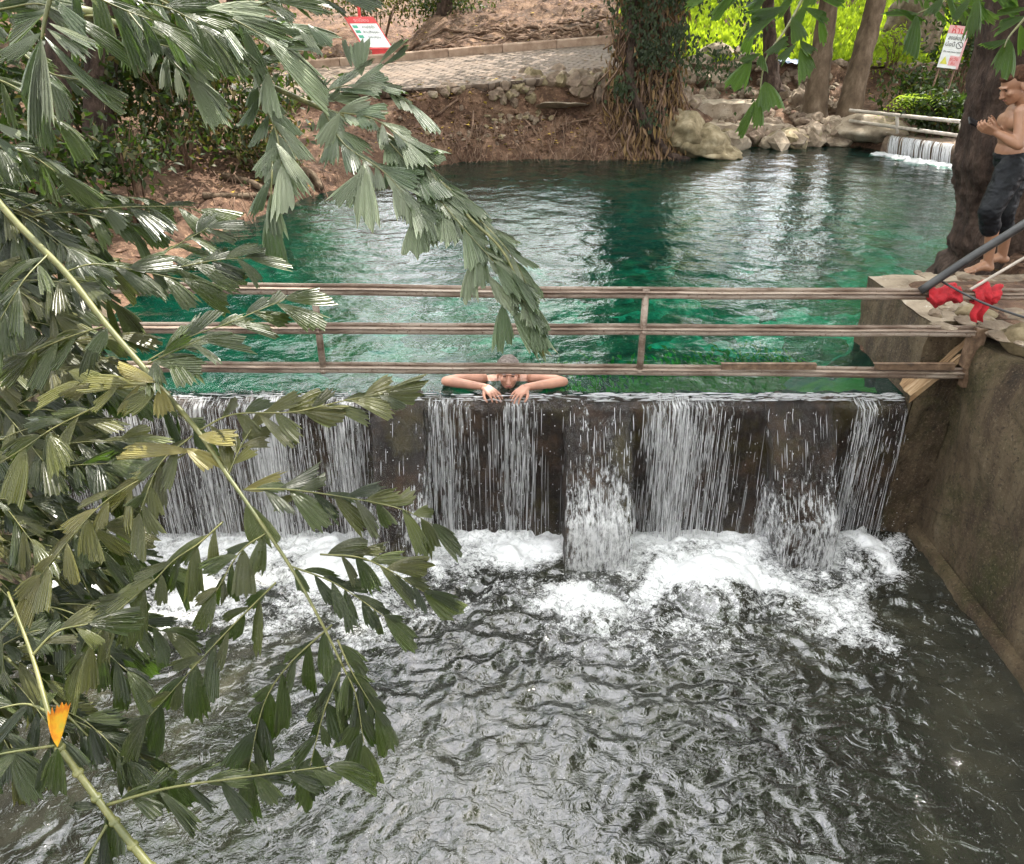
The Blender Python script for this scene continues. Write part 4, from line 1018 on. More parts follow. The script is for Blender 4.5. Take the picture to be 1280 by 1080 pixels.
for i, (pa, pb, r, lab) in enumerate((((545, 150), (573, 130), .022, 'bare stick lying slanted under the broken path edge'), ((585, 185), (592, 148), .016, 'upright dry stick on the bank above the water'), ((655, 152), (678, 190), .02, 'bent dry stick leaning down the bank to the water'), ((700, 160), (738, 153), .018, 'dry stick lying level under the large slab'),
        ((615, 190), (618, 155), .012, 'thin dry reed standing on the bank'), ((262, 180), (350, 240), .022, 'long dry branch slanting across the rooty bank below the thicket'))):
    a = ground_at(*pa); c = ground_at(*pb)
    if a is None or c is None: continue
    mb = MB(); m = a.lerp(c, .5) + Vector((.03, 0, .06)); tube(mb, smooth_path([a+Vector((0, 0, .03)), m, c+Vector((0, 0, .05))], 8), r, 6, lump=.2); tag(mb.build('stick', MAT['root']), lab, 'stick')
# pale roots and log ends poking from the left bank
for i, (pts, r, lab) in enumerate((([(330, 222), (350, 236), (368, 250)], .085, 'thick pale root with a blunt end at the left pool bank'), ([(375, 218), (392, 226), (402, 240)], .06, 'forked pale root bending into the pool beside the arching frond'), ([(280, 225), (320, 238), (345, 256)], .045, 'long smooth root along the pool bank under the dry branch'), ([(255, 250), (310, 250), (350, 246)], .035, 'thin level root at the waterline of the left bank'))):
    pp = []
    for q in pts:
        g = ground_at(*q); pp.append(g + Vector((0, 0, .04)))
    mb = MB(); tube(mb, smooth_path(pp, 14), list(np.linspace(r*1.2, r*.8, 14)), 10, lump=.3); tag(mb.build('root', MAT['palebark']), lab, 'root')
mb = MB()
for i in range(10000):
    x = random.uniform(-9, 9); y = random.uniform(6, 27)
    if i > 7000: x = random.uniform(-2, 3.2); y = random.uniform(14.4, 16.4)
    if x > 4 and random.random() < .5: continue
    d = float(pool_dist(np.array([x]), np.array([y]))[0])
    if d < .1 or (abs(x) < 3.3 and y < 5.5): continue
    onpath = -8 < x < 3.2 and float(near_edge(np.array([x]))[0]) < y < float(kerb_y(x))+.2
    if onpath and random.random() < .93: continue
    p = Vector((x, y, (float(path_z(x, y))+.03 if onpath else H(x, y)) + .012)); L = random.uniform(.05, .13)
    leaf_quad(mb, p, Vector((random.gauss(0, 1), random.gauss(0, 1), .12)), UP + rvec(.5), L, L*.5, random.random(), (random.random() < .10)*1.0)
tag(mb.build('fallen_leaves', MAT['deadleaf'], origin=(0, 0, 0)), 'dry brown leaves littering the banks', kind='stuff')
# leaves lying on the right bank at the tree foot
mb = MB()
for i in range(260):
    x = random.uniform(3.3, 5.2); y = random.uniform(5.6, 7.0); L = random.uniform(.05, .11)
    leaf_quad(mb, Vector((x, y, max(H(x, y), .555 if x < 4 and y < 6.05 else 0)+.012)), Vector((random.gauss(0, 1), random.gauss(0, 1), .12)), UP + rvec(.5), L, L*.5, random.random(), 0)
tag(mb.build('leaf_litter', MAT['deadleaf'], origin=(0, 0, 0)), 'dry leaves gathered at the foot of the big tree', kind='stuff')
# weed streaming in the shallows behind the crest
mb = MB()
for i in range(6500):
    x = 2.72 - abs(random.gauss(0, .95)); y = 5.08 + abs(random.gauss(0, .75))
    if x < -.3 or y > 7.5: continue
    L = random.uniform(.08, .26); y += .20
    z = -.05 - .36*max(0, min(1, (y-5.15)/.6)) - .08*random.random() - .1*max(0, y-5.7)
    if y - L < 5.1: continue
    leaf_quad(mb, Vector((x, y, z)), Vector((random.gauss(0, .25), -1, random.gauss(.05, .08))), UP + rvec(.4), L, random.uniform(.018, .05), random.random(), 0)
tag(mb.build('water_weed', MAT['weed'], origin=(0, 0, 0)), 'yellow green weed streaming under the shallow water behind the dam crest', kind='stuff')
# sunlit grass slope
mb = MB(); V = []; F = []; R = []
for i in range(90000):
    y = 20.4 + 22*random.random()**1.5; x = random.uniform(3.2, 26) if random.random() < .8 else random.uniform(2.6, 12)
    if x/y < .13 + .02*math.sin(y*3) or x/y > .75: continue
    z = H(x, y); L = random.uniform(.06, .20)*(1+(y-20)*.03); a = random.uniform(0, 6.28); w = L*random.uniform(.12, .3)
    s = Vector((math.cos(a), math.sin(a)*.5, 0))*w; t = Vector((random.gauss(0, .35), random.gauss(0, .35), 1))*L
    p = Vector((x, y, z-.02)); o = len(V); V += [p-s*.4, p+s*.4, p+t*.55+s, p+t, p+t*.55-s]; F.append((o, o+1, o+2, o+3, o+4)); R += [random.random()]*5
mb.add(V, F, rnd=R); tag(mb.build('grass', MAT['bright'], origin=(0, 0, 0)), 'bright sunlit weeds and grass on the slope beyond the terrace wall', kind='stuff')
# wood on the rising ground behind
mb = MB()
for i in range(190):
    x = random.uniform(-45, 60); y = random.uniform(42, 62); 
    if .17 < x/y < .44 or -.18 < x/y < -.01 or .03 < x/y < .13: continue
    z = H(x, y); foliage(mb, (x, y, z+random.uniform(1.5, 4.5)), (3, 2.4, 2.4), 240, .8, 8, 0)
for i in range(26):
    x = random.uniform(-26, -7); y = random.uniform(15, 36); foliage(mb, (x, y, H(x, y)+random.uniform(2, 6)), (2.4, 2.4, 2), 260, .5, 8, 0)
tag(mb.build('woodland', MAT['canopy'], origin=(0, 0, 0)), 'far green wood closing the view', kind='stuff')

# small far fall with its thin railing
fa = PZ(1108, 190, 0); fb = PZ(1225, 209, 0); fd = (fb-fa).normalized(); fn = Vector((-fd.y, fd.x, 0)); 
if fn.dot(Vector((-1, -1, 0))) < 0: fn = -fn
L = (fb-fa).length + .6
sw = thing('small_weir', 'low stone sill with a little white fall at the far pool corner', 'weir', tuple(fa))
mb = MB(); G = 40
U, T = np.meshgrid(np.linspace(-.1, L, 60), np.linspace(0, 1, 20))
prf = np.interp(T, [0, .4, .55, 1], [.27, .29, .22, -.3]); off = np.interp(T, [0, .4, .55, 1], [-1.2, -.10, 0, .05])
off = off + .03*fbm(U*6, T*6, seed=301)
gridmesh(mb, fa.x+fd.x*U+fn.x*off, fa.y+fd.y*U+fn.y*off, prf); mb.build('sill', MAT['darkstone'], sw)
mb = MB()
for i in range(430):
    u = random.uniform(.05, L); w = random.uniform(.5, 1.0); n = 5; o0 = random.uniform(.02, .06)
    if math.sin(u*17)+math.sin(u*31+1)+random.gauss(0, .7) < -.7: continue
    pts = [fa + fd*(u+.12*s*s) + fn*(o0+.22*s*w) + Vector((0, 0, .30 - .30*s*s)) for s in np.linspace(0, 1, n)]
    tube(mb, pts, random.uniform(.0015, .006), 4)
mb.build('falling_strands', MAT['strand'], sw)
U, T = np.meshgrid(np.linspace(0, L, 90), np.linspace(0, 1, 16)); o = .16 + T*(.34+.08*fbm(U*3, T*0, seed=5)) + .06*T*fbm(U*11, T*3, seed=15)
mb = MB(); gridmesh(mb, fa.x+fd.x*U+fn.x*o, fa.y+fd.y*U+fn.y*o, .022 + .02*fbm(U*8, T*5, seed=6) - .05*(2*T-1)**6); mb.build('foam', MAT['strand'], sw)
r2 = thing('railing', 'thin pale two rail fence beside the small far fall', 'railing', tuple(fa))
ra = PY(1062, 138, 16.3); rb = PY(1230, 155, 14.2); rc = PY(1062, 151, 16.3); rd = PY(1230, 174, 14.2)
mb = MB(); tube(mb, [ra, rb], .032, 8); mb.build('rail', MAT['rail2'], r2)
mb = MB(); tube(mb, [rc, rd], .032, 8); mb.build('rail', MAT['rail2'], r2)
for px in (1123, 1196):
    f = (px-1062)/(1230-1062.0); a = ra.lerp(rb, f*1.06); c = rc.lerp(rd, f*1.06); mb = MB()
    tube(mb, [a, c, c + (c-a)*(1.0 if px > 1150 else .5)], .034, 8); mb.build('post', MAT['rail2'], r2)
# ------------------------------------------------------------------ fishtail palms
def leaflet(mb, p, d, n, L, W, droop=.25, rnd=0., yel=0., asym=None, jag=.14, curl=0.):
    """one wedge shaped, pleated, ragged-ended leaflet: base p, direction d, upper-face normal n, length L, full end width W"""
    d = d.normalized(); s = d.cross(n)
    if s.length < 1e-4: s = d.cross(Vector((.3, 1, .2)))
    s.normalize(); n = s.cross(d).normalized()
    K = 11; Mr = 7; W *= 1.02; am = math.atan2(W*.5, L*.74)
    if asym is None: asym = random.choice((-1, 1))*random.uniform(.2, .8)
    tw = random.uniform(-.45, .45); fold = random.uniform(.05, .5); cv = random.uniform(-.5, .5)
    V = []; rib = []
    for k in range(K):
        u = k/(K-1)*2-1
        rl = L*(1 - .42*abs(asym)*(1 - asym/abs(asym)*u)*.5 - .06*u*u + random.uniform(-jag, jag*.5) - (.08 if k % 2 else 0))
        a = am*u
        for m in range(Mr):
            t = m/(Mr-1)
            r = rl*t
            wk = t**.80/max(t, 1e-6)*1.0 if t > 0 else 1   # widens early, like a fin
            aa = a*min(1.5, wk)*(1 - .25*t*t)
            x = math.cos(aa)*r; y = math.sin(aa)*r + cv*r*r/L*.35
            z = -fold*abs(y)*.55 + (.034*L if k % 2 else -.034*L)*t*min(1, t*2) - curl*L*t*t + tw*y*t
            q = p + d*x + s*y + n*z + Vector((0, 0, -droop*.5*L*t*t))
            V.append(q); rib.append(u)
    F = [(k*Mr+m, k*Mr+m+1, (k+1)*Mr+m+1, (k+1)*Mr+m) for k in range(K-1) for m in range(Mr-1)]
    mb.add(V, F, rnd=rnd, yel=yel, rib=rib)
class Frond:
    def __init__(s): s.st = MB(); s.lf = MB()
    def main(s, path, r0, r1, n=40):
        q = smooth_path(path, n); tube(s.st, q, list(np.linspace(r0, r1, n)), 9, lump=.05); return q
    def pinna(s, path, L, sp=None, r=.006, yel=0., droop=.3, face=None, w=.42, start=.06, both=True, ang=.75, rj=.25, term=True, hang=1.0):
        n = 26; q = smooth_path(path, n); tube(s.st, q, list(np.linspace(r, r*.35, n)), 6)
        tot = sum((q[i+1]-q[i]).length for i in range(n-1)); sp = (sp or L*.30)*.85
        dist = tot*start; sg = random.choice((-1, 1)); acc = 0; i = 0
        face = Vector(face) if face is not None else Vector((0, -.45, 1))
        while dist < tot and i < n-1:
            sl = (q[i+1]-q[i]).length
            if acc + sl < dist: acc += sl; i += 1; continue
            p = q[i].lerp(q[i+1], (dist-acc)/sl); tn = (q[i+1]-q[i]).normalized()
            f = dist/tot; nn = (face + rvec(.45)).normalized(); sd = tn.cross(nn).normalized()
            a = ang*random.uniform(.7, 1.25)*(1 - .35*f)
            d = tn*math.cos(a) + sd*math.sin(a)*sg + Vector((0, 0, -.18 - droop*.6*random.random()))*hang + rvec(.28)
            Lf = L*random.uniform(.6, 1.2)*(1 - .25*abs(f-.45))
            leaflet(s.lf, p, d, (nn + rvec(rj)), Lf, Lf*w*random.uniform(.7, 1.45), droop*random.uniform(.4, 1.5), random.random(), min(1, max(0, yel + random.uniform(-.15, .15)*(yel > .02))))
            sg = -sg; dist += sp*random.uniform(.6, 1.3)*(1 if both else 2)
        if term:
            tn = (q[-1]-q[-2]).normalized()
            leaflet(s.lf, q[-1], tn + Vector((0, 0, -.15)), face + rvec(.3), L*1.05, L*w*1.5, droop, random.random(), yel)
    def one(s, pb, pt, zc, w=.5, yel=0., face=None, dz=0, droop=.05, rnd=None):
        a = P(pb[0], pb[1], zc); b = P(pt[0], pt[1], zc+dz); L = (b-a).length
        f = Vector(face) if face else (CAM-a).normalized()*.8 + Vector((0, 0, .6)) + rvec(.35)
        leaflet(s.lf, a, b-a, f, L*1.02, L*w, droop, random.random() if rnd is None else rnd, yel)
    def build(s, parent, leafmat='palm'):
        st = s.st.build('frond', MAT['stem'], parent)
        if s.lf.n: s.lf.build('leaflets', MAT[leafmat], st)
def pp(*a): return [P(*q) for q in a]
def palm(label, base, culm=None, r=.05):
    th = thing('fishtail_palm', label, 'palm', base)
    if culm:
        mb = MB(); q = smooth_path(culm, 30); tube(mb, q, list(np.linspace(r, r*.6, 30)), 12)
        for i in range(2, 30, 3): tube(mb, [q[i]-Vector((0, 0, .006)), q[i], q[i]+Vector((0, 0, .006))], [r*.9, r*1.12, r*.9], 12)
        mb.build('stem', MAT['stem'], th)
    return th
random.seed(21)
# --- frond arching across the pool, silvery
A = palm('fishtail palm with one long silvery frond arching down over the pool and rails', (-3.5, 3.6, .3), [(-3.5, 3.6, .2), (-3.3, 3.7, 1.6), (-2.6, 3.7, 2.5), tuple(P(120, 20, 3.5))])
fr = Frond(); Z0 = 3.5
q = fr.main(pp((120, 20, Z0), (200, 50, Z0), (272, 74, Z0), (340, 108, Z0), (408, 138, Z0), (470, 160, Z0), (530, 205, Z0), (585, 270, Z0-.1), (635, 325, Z0-.15), (680, 445, Z0-.2)), .016, .004, 60)
for (path, L, sp) in ((((420, 140, 3.5), (470, 150, 3.45), (520, 190, 3.4), (555, 240, 3.4)), .26, .045), (((470, 160, 3.5), (520, 215, 3.4), (575, 280, 3.35), (620, 330, 3.3)), .24, .036), (((400, 130, 3.5), (430, 180, 3.4), (480, 215, 3.35), (520, 262, 3.3)), .24, .045),
        (((530, 205, 3.5), (590, 265, 3.45), (640, 320, 3.4), (668, 380, 3.35)), .20, .032), (((600, 300, 3.4), (640, 350, 3.35), (665, 400, 3.3)), .19, .036), (((385, 128, 3.5), (420, 110, 3.55), (470, 105, 3.6), (510, 128, 3.6)), .25, .05)):
    fr.pinna(pp(*path), L*.80, sp*.85, .004, 0, .16, (.35, -.55, 1.0), .46, .02, ang=.50, hang=.12, rj=.3)
for (b, t, w) in (((454, 205), (450, 292), .62), ((456, 212), (418, 262), .5), ((527, 262), (516, 328), .75), ((530, 262), (545, 315), .6), ((592, 325), (578, 385), .5), ((628, 380), (632, 442), .6), ((640, 385), (684, 452), .5), ((612, 345), (640, 400), .5), ((425, 140), (400, 185), .5), ((640, 340), (685, 390), .4), ((655, 370), (690, 425), .4)): fr.one(b, t, 3.3, w)
for (b, t, w) in (((452, 95), (442, 42), .6), ((440, 85), (428, 45), .3), ((474, 80), (505, 38), .22), ((478, 82), (515, 60), .22), ((440, 92), (470, 66), .2), ((405, 130), (430, 110), .3)): fr.one(b, t, 3.5, w)
fr.build(A, 'palmsheen')
fr = Frond()   # side leaves over the red earth, dangling spray
for (path, L, sp) in ((((150, -30, 3.2), (220, 10, 3.2), (280, 20, 3.2), (330, 45, 3.25)), .34, .07), (((272, 74, 3.5), (295, 45, 3.4), (320, 34, 3.4), (345, 32, 3.4)), .26, .07), (((310, 88, 3.5), (335, 62, 3.4), (365, 48, 3.4)), .20, .06), (((320, 95, 3.5), (330, 130, 3.4), (345, 165, 3.35), (352, 205, 3.3)), .2, .06), (((342, 175, 3.4), (340, 215, 3.3), (338, 260, 3.3)), .21, .07), (((200, 50, 3.4), (215, 75, 3.3), (235, 95, 3.3)), .22, .06)):
    fr.pinna(pp(*path), L, sp, .006, 0, .35, (.2, -.8, .8), .40, .1)
for (b, t, w) in (((345, 178), (388, 240), .4), ((335, 90), (330, 150), .6), ((385, 30), (415, 62), .5), ((225, 45), (255, 90), .5), ((372, 35), (405, 70), .35), ((350, 60), (400, 60), .3)): fr.one(b, t, 3.3, w)
fr.build(A, 'palmsheen')
# --- big frond in front of the rails and the fall
B = palm('fishtail palm with thick yellowish frond stem and dusty yellow leaves before the dam', (-3.6, 1.9, .3), [(-3.6, 1.9, .2), (-3.3, 2.2, 1.6), (-2.4, 2.5, 2.2), tuple(P(-60, 165, 2.9))])
fr = Frond()
fr.main(pp((-60, 165, 2.9), (0, 255, 2.8), (81, 340, 2.7), (134, 407, 2.62), (198, 481, 2.55), (249, 541, 2.5), (285, 595, 2.45), (309, 629, 2.42), (362, 707, 2.36), (401, 777, 2.3), (429, 834, 2.28)), .013, .003, 70)
PIN = [ # path, L, yel, droop
 (((185, 451, 2.56), (238, 421, 2.6), (285, 404, 2.65), (356, 374, 2.75)), .20, .0, .2), (((185, 455, 2.56), (215, 440, 2.5), (250, 425, 2.5)), .17, .0, .3),
 (((249, 538, 2.5), (292, 518, 2.5), (366, 515, 2.5), (430, 501, 2.52), (478, 492, 2.55)), .17, .15, .15), (((305, 612, 2.43), (360, 612, 2.4), (434, 622, 2.42), (500, 636, 2.45), (540, 655, 2.5)), .16, .05, .15),
 (((232, 567, 2.48), (188, 592, 2.45), (134, 625, 2.42), (97, 662, 2.4), (50, 720, 2.38)), .17, .40, .4), (((279, 652, 2.44), (249, 679, 2.4), (218, 700, 2.38), (190, 728, 2.36), (144, 767, 2.34), (106, 816, 2.33)), .16, .15, .45),
 (((345, 728, 2.36), (292, 781, 2.33), (246, 830, 2.32), (183, 900, 2.3)), .15, .04, .45), (((415, 781, 2.32), (362, 830, 2.3), (330, 880, 2.3), (310, 964, 2.28)), .14, .0, .5), (((425, 840, 2.28), (405, 890, 2.27), (387, 960, 2.26)), .12, .0, .5),
 (((400, 693, 2.36), (450, 697, 2.36), (490, 715, 2.38), (530, 740, 2.4)), .15, .05, .3), (((422, 800, 2.3), (440, 840, 2.28), (470, 890, 2.28)), .12, .0, .4), (((362, 707, 2.36), (420, 730, 2.34), (480, 770, 2.34)), .13, .0, .4),
 (((121, 508, 2.6), (67, 535, 2.56), (27, 562, 2.5), (-20, 590, 2.5)), .20, .12, .4), (((134, 407, 2.62), (90, 420, 2.6), (40, 440, 2.6)), .19, .1, .4), (((81, 340, 2.7), (120, 330, 2.75), (180, 340, 2.85), (230, 350, 2.9)), .19, .0, .3),
 (((60, 318, 2.7), (30, 350, 2.6), (0, 400, 2.55)), .2, .0, .4), (((81, 265, 3.1), (130, 260, 3.1), (210, 258, 3.15), (250, 262, 3.2)), .19, .0, .3), (((165, 335, 2.95), (215, 335, 2.95), (265, 326, 3.0), (310, 322, 3.05)), .18, .0, .25),
 (((170, 340, 2.95), (215, 310, 3.0), (260, 285, 3.05)), .16, 0, .3), (((198, 481, 2.55), (150, 480, 2.5), (100, 478, 2.5)), .17, .35, .3), (((429, 834, 2.28), (445, 870, 2.27), (455, 930, 2.26)), .12, 0, .5), (((285, 595, 2.45), (300, 560, 2.46), (315, 535, 2.5)), .12, .3, .2),
 (((240, 545, 2.5), (200, 580, 2.44), (175, 640, 2.4)), .14, .2, .4), (((335, 665, 2.4), (300, 690, 2.36), (270, 740, 2.34)), .13, .05, .4)]
for path, L, yel, dr in PIN: fr.pinna(pp(*path), L*.95, L*.27, .0032, yel, dr, (.1, -.6, .85), .47, hang=.6)
for (b, t, w, yel) in (((195, 478), (128, 450), .62, .95), ((198, 482), (150, 520), .6, .25), ((200, 484), (205, 525), .8, .85), ((248, 545), (300, 545), .8, .9), ((232, 560), (280, 590), .7, .95), ((240, 565), (150, 550), .35, .9), ((305, 612), (360, 598), .7, .85), ((190, 452), (268, 455), .5, .0), ((62, 545), (95, 590), 1.0, .2), ((134, 410), (115, 450), .8, 0), ((309, 629), (330, 690), .8, .1), ((342, 640), (362, 610), .5, .3)):
    fr.one(b, t, 2.46, w, yel)
fr.build(B)
# dark broken leaf dangling
# --- young palm at the bottom with the yellow sheath leaf
C = palm('young fishtail palm leaning in low over the stream with one orange yellow leaf', (-.9, .6, -1.0), [tuple(P(330, 1230, 1.75)), tuple(P(240, 1140, 1.78)), tuple(P(185, 1080, 1.8)), tuple(P(130, 1010, 1.85)), tuple(P(75, 935, 1.9))], .012)
fr = Frond()
fr.main(pp((75, 935, 1.9), (60, 890, 1.92), (40, 820, 2.0), (10, 740, 2.1)), .008, .003, 16)
for path, L, yel, dr in ((((134, 1006, 1.85), (211, 985, 1.85), (310, 971, 1.88), (410, 958, 1.92)), .13, .0, .35), (((70, 932, 1.9), (0, 943, 1.85), (-60, 960, 1.8)), .12, 0, .4), (((134, 1031, 1.83), (109, 1073, 1.8), (80, 1120, 1.78)), .12, 0, .4), (((60, 890, 1.95), (30, 880, 1.95), (-20, 890, 1.9)), .13, 0, .35), (((40, 820, 2.0), (70, 790, 2.02), (110, 780, 2.05)), .14, .05, .35), (((20, 770, 2.1), (-10, 800, 2.1), (-40, 840, 2.1)), .15, .1, .4)):
    fr.pinna(pp(*path), L, L*.34, .004, yel, dr, (.1, -.5, .9), .45)
for (b, t, w) in (((72, 935), (58, 1000), .6), ((135, 1010), (150, 1080), .5), ((135, 1005), (82, 1008), .3)): fr.one(b, t, 1.85, w)
fr.build(C)
mb = MB(); a = P(72, 934, 1.84); b_ = P(67, 878, 1.80)
random.seed(5); leaflet(mb, a, b_-a, (CAM-a), (b_-a).length, .052, .0, 0, 0, .3, .05); mb.build('dying_leaf', MAT['yellow'], C)
# --- big leaves hanging in at the upper corner
D = palm('fishtail palm with very large hanging silvery leaves against the dark thicket trunks', (-3.4, 2.9, .3), [(-3.4, 2.9, .2), (-3.0, 2.9, 1.8), (-2.2, 2.7, 3.0), tuple(P(70, -60, 2.4))])
fr = Frond(); fr.main(pp((70, -60, 2.4), (64, -10, 2.4), (56, 25, 2.4), (52, 50, 2.4)), .010, .004, 14)
for (b, t, w, z) in (((52, 48), (28, 160), .42, 2.35), ((52, 48), (56, 165), .22, 2.35), ((52, 48), (24, 195), .16, 2.33), ((55, 45), (136, 133), .22, 2.38), ((58, 35), (120, 75), .3, 2.42), ((60, 28), (130, 58), .3, 2.4), ((52, 40), (0, 80), .4, 2.4), ((60, 15), (10, 20), .35, 2.4), ((62, 10), (0, 35), .35, 2.45), ((50, 92), (90, 115), .45, 2.45), ((68, 0), (110, 45), .4, 2.42), ((-10, 80), (30, 92), .3, 2.4), ((-15, 150), (40, 178), .35, 2.4), ((-10, 165), (25, 200), .35, 2.4)): fr.one(b, t, z, w, 0, None, random.uniform(-.05, .1))
fr.build(D, 'palmsheen')
fr = Frond()
for path, L, dr in ((((70, -40, 2.6), (110, -10, 2.65), (150, 10, 2.7), (190, 25, 2.75)), .26, .4), (((100, -40, 3.0), (150, -5, 3.0), (210, 10, 3.05), (250, 30, 3.1)), .27, .4), (((-40, 20, 2.8), (10, 10, 2.8), (50, 5, 2.8), (90, 20, 2.85)), .26, .4), (((20, 60, 3.0), (60, 90, 3.0), (100, 100, 3.0)), .22, .4), (((-30, 180, 2.9), (30, 190, 2.9), (70, 215, 2.95)), .2, .4), (((230, -20, 3.3), (260, 10, 3.3), (300, 15, 3.3), (340, 0, 3.3)), .28, .4), (((-30, 90, 3.1), (20, 110, 3.1), (70, 150, 3.15)), .2, .5), (((160, 15, 3.1), (190, 50, 3.1), (215, 60, 3.1)), .2, .4), (((330, -20, 3.6), (370, 5, 3.6), (420, -5, 3.6)), .25, .3)):
    fr = Frond(); fr.pinna(pp(*path), L*.85, L*.25, .005, 0, dr, (.1, -.8, .7), .40); fr.build(D)  # each lone pinna, with no main stem, becomes its own frond object
# --- the dense mass of older fronds filling the corner beside the stream
E = palm('old dense fishtail palm clump filling the bank at the picture edge behind the yellowish stem', (-3.6, 3.1, .3), [(-3.6, 3.1, .2), (-3.4, 3.1, .8), (-3.0, 3.1, 1.5)])
for g in range(6):
    fr = Frond(); y0 = 250 + g*112
    zc = 3.1 - g*.08
    fr.main(pp((-130, y0-60, zc+.1), (-40, y0-20, zc), (40, y0+40, zc), (110, y0+110, zc-.05)), .010, .003, 24)
    for k in range(11):
        f = random.random(); bx = -110 + 200*f; by = y0-50+150*f
        a = random.uniform(-.5, 1.3); Lp = random.uniform(110, 200)
        pa = [(bx, by, zc), (bx+Lp*.5*math.cos(a), by+Lp*.5*math.sin(a)-8, zc-.03), (bx+Lp*math.cos(a), by+Lp*math.sin(a)+14, zc+random.uniform(-.2, .2))]
        fr.pinna(pp(*pa), random.uniform(.13, .18), None, .003, random.choice((0, 0, .1, .25)), random.uniform(.25, .5), (.1, -.6, .85), .42)
    fr.build(E)
# --- leaves hanging in from above: one spray over the leaning trees, one by the standing person
Fp = palm('hanging spray of fishtail palm leaves in front of the leaning trees', tuple(P(1010, -60, 2.6)))
fr = Frond(); fr.main(pp((1030, -60, 2.6), (1000, 5, 2.6), (980, 40, 2.6), (957, 75, 2.6), (948, 130, 2.6)), .006, .002, 20)
for (b, t, w) in (((940, 74), (910, 116), .75), ((956, 102), (968, 140), 1.15), ((947, 122), (949, 164), .6), ((944, 125), (924, 174), .35), ((1000, 60), (1024, 96), .75), ((984, 48), (958, 68), .5), ((996, 54), (968, 76), .4), ((978, 12), (922, 32), .42), ((985, 8), (934, 22), .4), ((943, 32), (928, 70), .5), ((952, 66), (922, 78), .45), ((952, 68), (950, 90), .9), ((1005, 10), (1040, 20), .5), ((1000, 50), (1018, 68), .6), ((1010, 0), (990, 40), .5), ((1025, 20), (1032, 58), .5), ((960, 70), (985, 40), .3), ((990, 20), (1005, 52), .6), ((1015, -10), (1060, -2), .5)): fr.one(b, t, 2.58, w, 0, None, random.uniform(-.04, .06))
fr.build(Fp, 'palmlit'); fr = Frond()
fr.pinna(pp((1060, -50, 2.7), (1020, -25, 2.7), (960, -12, 2.7), (900, -15, 2.7)), .13, .05, .004, 0, .4, (0, -1, .5), .5)
fr.build(Fp, 'palmlit')
G_ = palm('fishtail palm leaves hanging at the corner over the head of the standing person', tuple(P(1300, -40, 2.5)))
fr = Frond(); fr.main(pp((1330, -60, 2.5), (1290, 10, 2.5), (1262, 45, 2.5), (1255, 60, 2.5)), .005, .002, 14)
fr2 = Frond(); fr2.main(pp((1250, -60, 2.6), (1190, -5, 2.6), (1145, 18, 2.6)), .005, .002, 14)
for k, (b, t, w) in enumerate((((1261, 48), (1250, 104), .75), ((1262, 48), (1228, 60), .4), ((1146, 18), (1142, 82), .55), ((1150, 18), (1105, 10), .35), ((1222, -8), (1219, 50), .36), ((1215, -5), (1185, 30), .4), ((1285, 20), (1235, 30), .4), ((1290, 10), (1240, 12), .35), ((1165, 8), (1185, 28), .4), ((1240, -20), (1265, 5), .5), ((1180, -5), (1160, 22), .4), ((1275, 30), (1285, 70), .5), ((1120, 12), (1160, 26), .3))): (fr2 if b[0] < 1235 else fr).one(b, t, 2.52, w, 0, None, random.uniform(-.04, .06))
fr2.build(G_, 'palmlit'); fr.build(G_, 'palmlit'); fr = Frond()
fr.pinna(pp((1110, -45, 2.7), (1160, -20, 2.7), (1220, -15, 2.7), (1280, -20, 2.7)), .14, .05, .004, 0, .4, (0, -1, .5), .5)  # this and the next: lone pinnae built as fronds, joined to no stem
fr.build(G_, 'palmlit'); fr = Frond()
fr.pinna(pp((1140, -10, 2.9), (1180, 0, 2.9), (1220, 10, 2.9)), .10, .03, .004, .1, .4, (0, -1, .5), .4)
fr.build(G_, 'palmlit')
# ------------------------------------------------------------------ people
def capsule(mb, a, b, ra, rb, sides=14):
    a = Vector(a); b = Vector(b); d = (b-a).normalized()
    pts = []; rr = []
    for t in (-1, -.85, -.55, 0): pts.append(a + d*ra*t); rr.append(max(.0008, ra*math.sqrt(max(0, 1-t*t))))
    for t in (.25, .5, .75): pts.append(a.lerp(b, t)); rr.append(ra+(rb-ra)*t)
    for t in (0, .55, .85, 1): pts.append(b + d*rb*t); rr.append(max(.0008, rb*math.sqrt(max(0, 1-t*t))))
    tube(mb, pts, rr, sides)
def chain(mb, pts, rr):
    for i in range(len(pts)-1): capsule(mb, pts[i], pts[i+1], rr[i], rr[i+1])
def ellip(mb, c, r, M=None, sub=3):
    V0, F = ico(sub); V = []
    for v in V0:
        q = Vector((v.x*r[0], v.y*r[1], v.z*r[2]))
        if M is not None: q = M @ q
        V.append(q + Vector(c))
    mb.add(V, F)
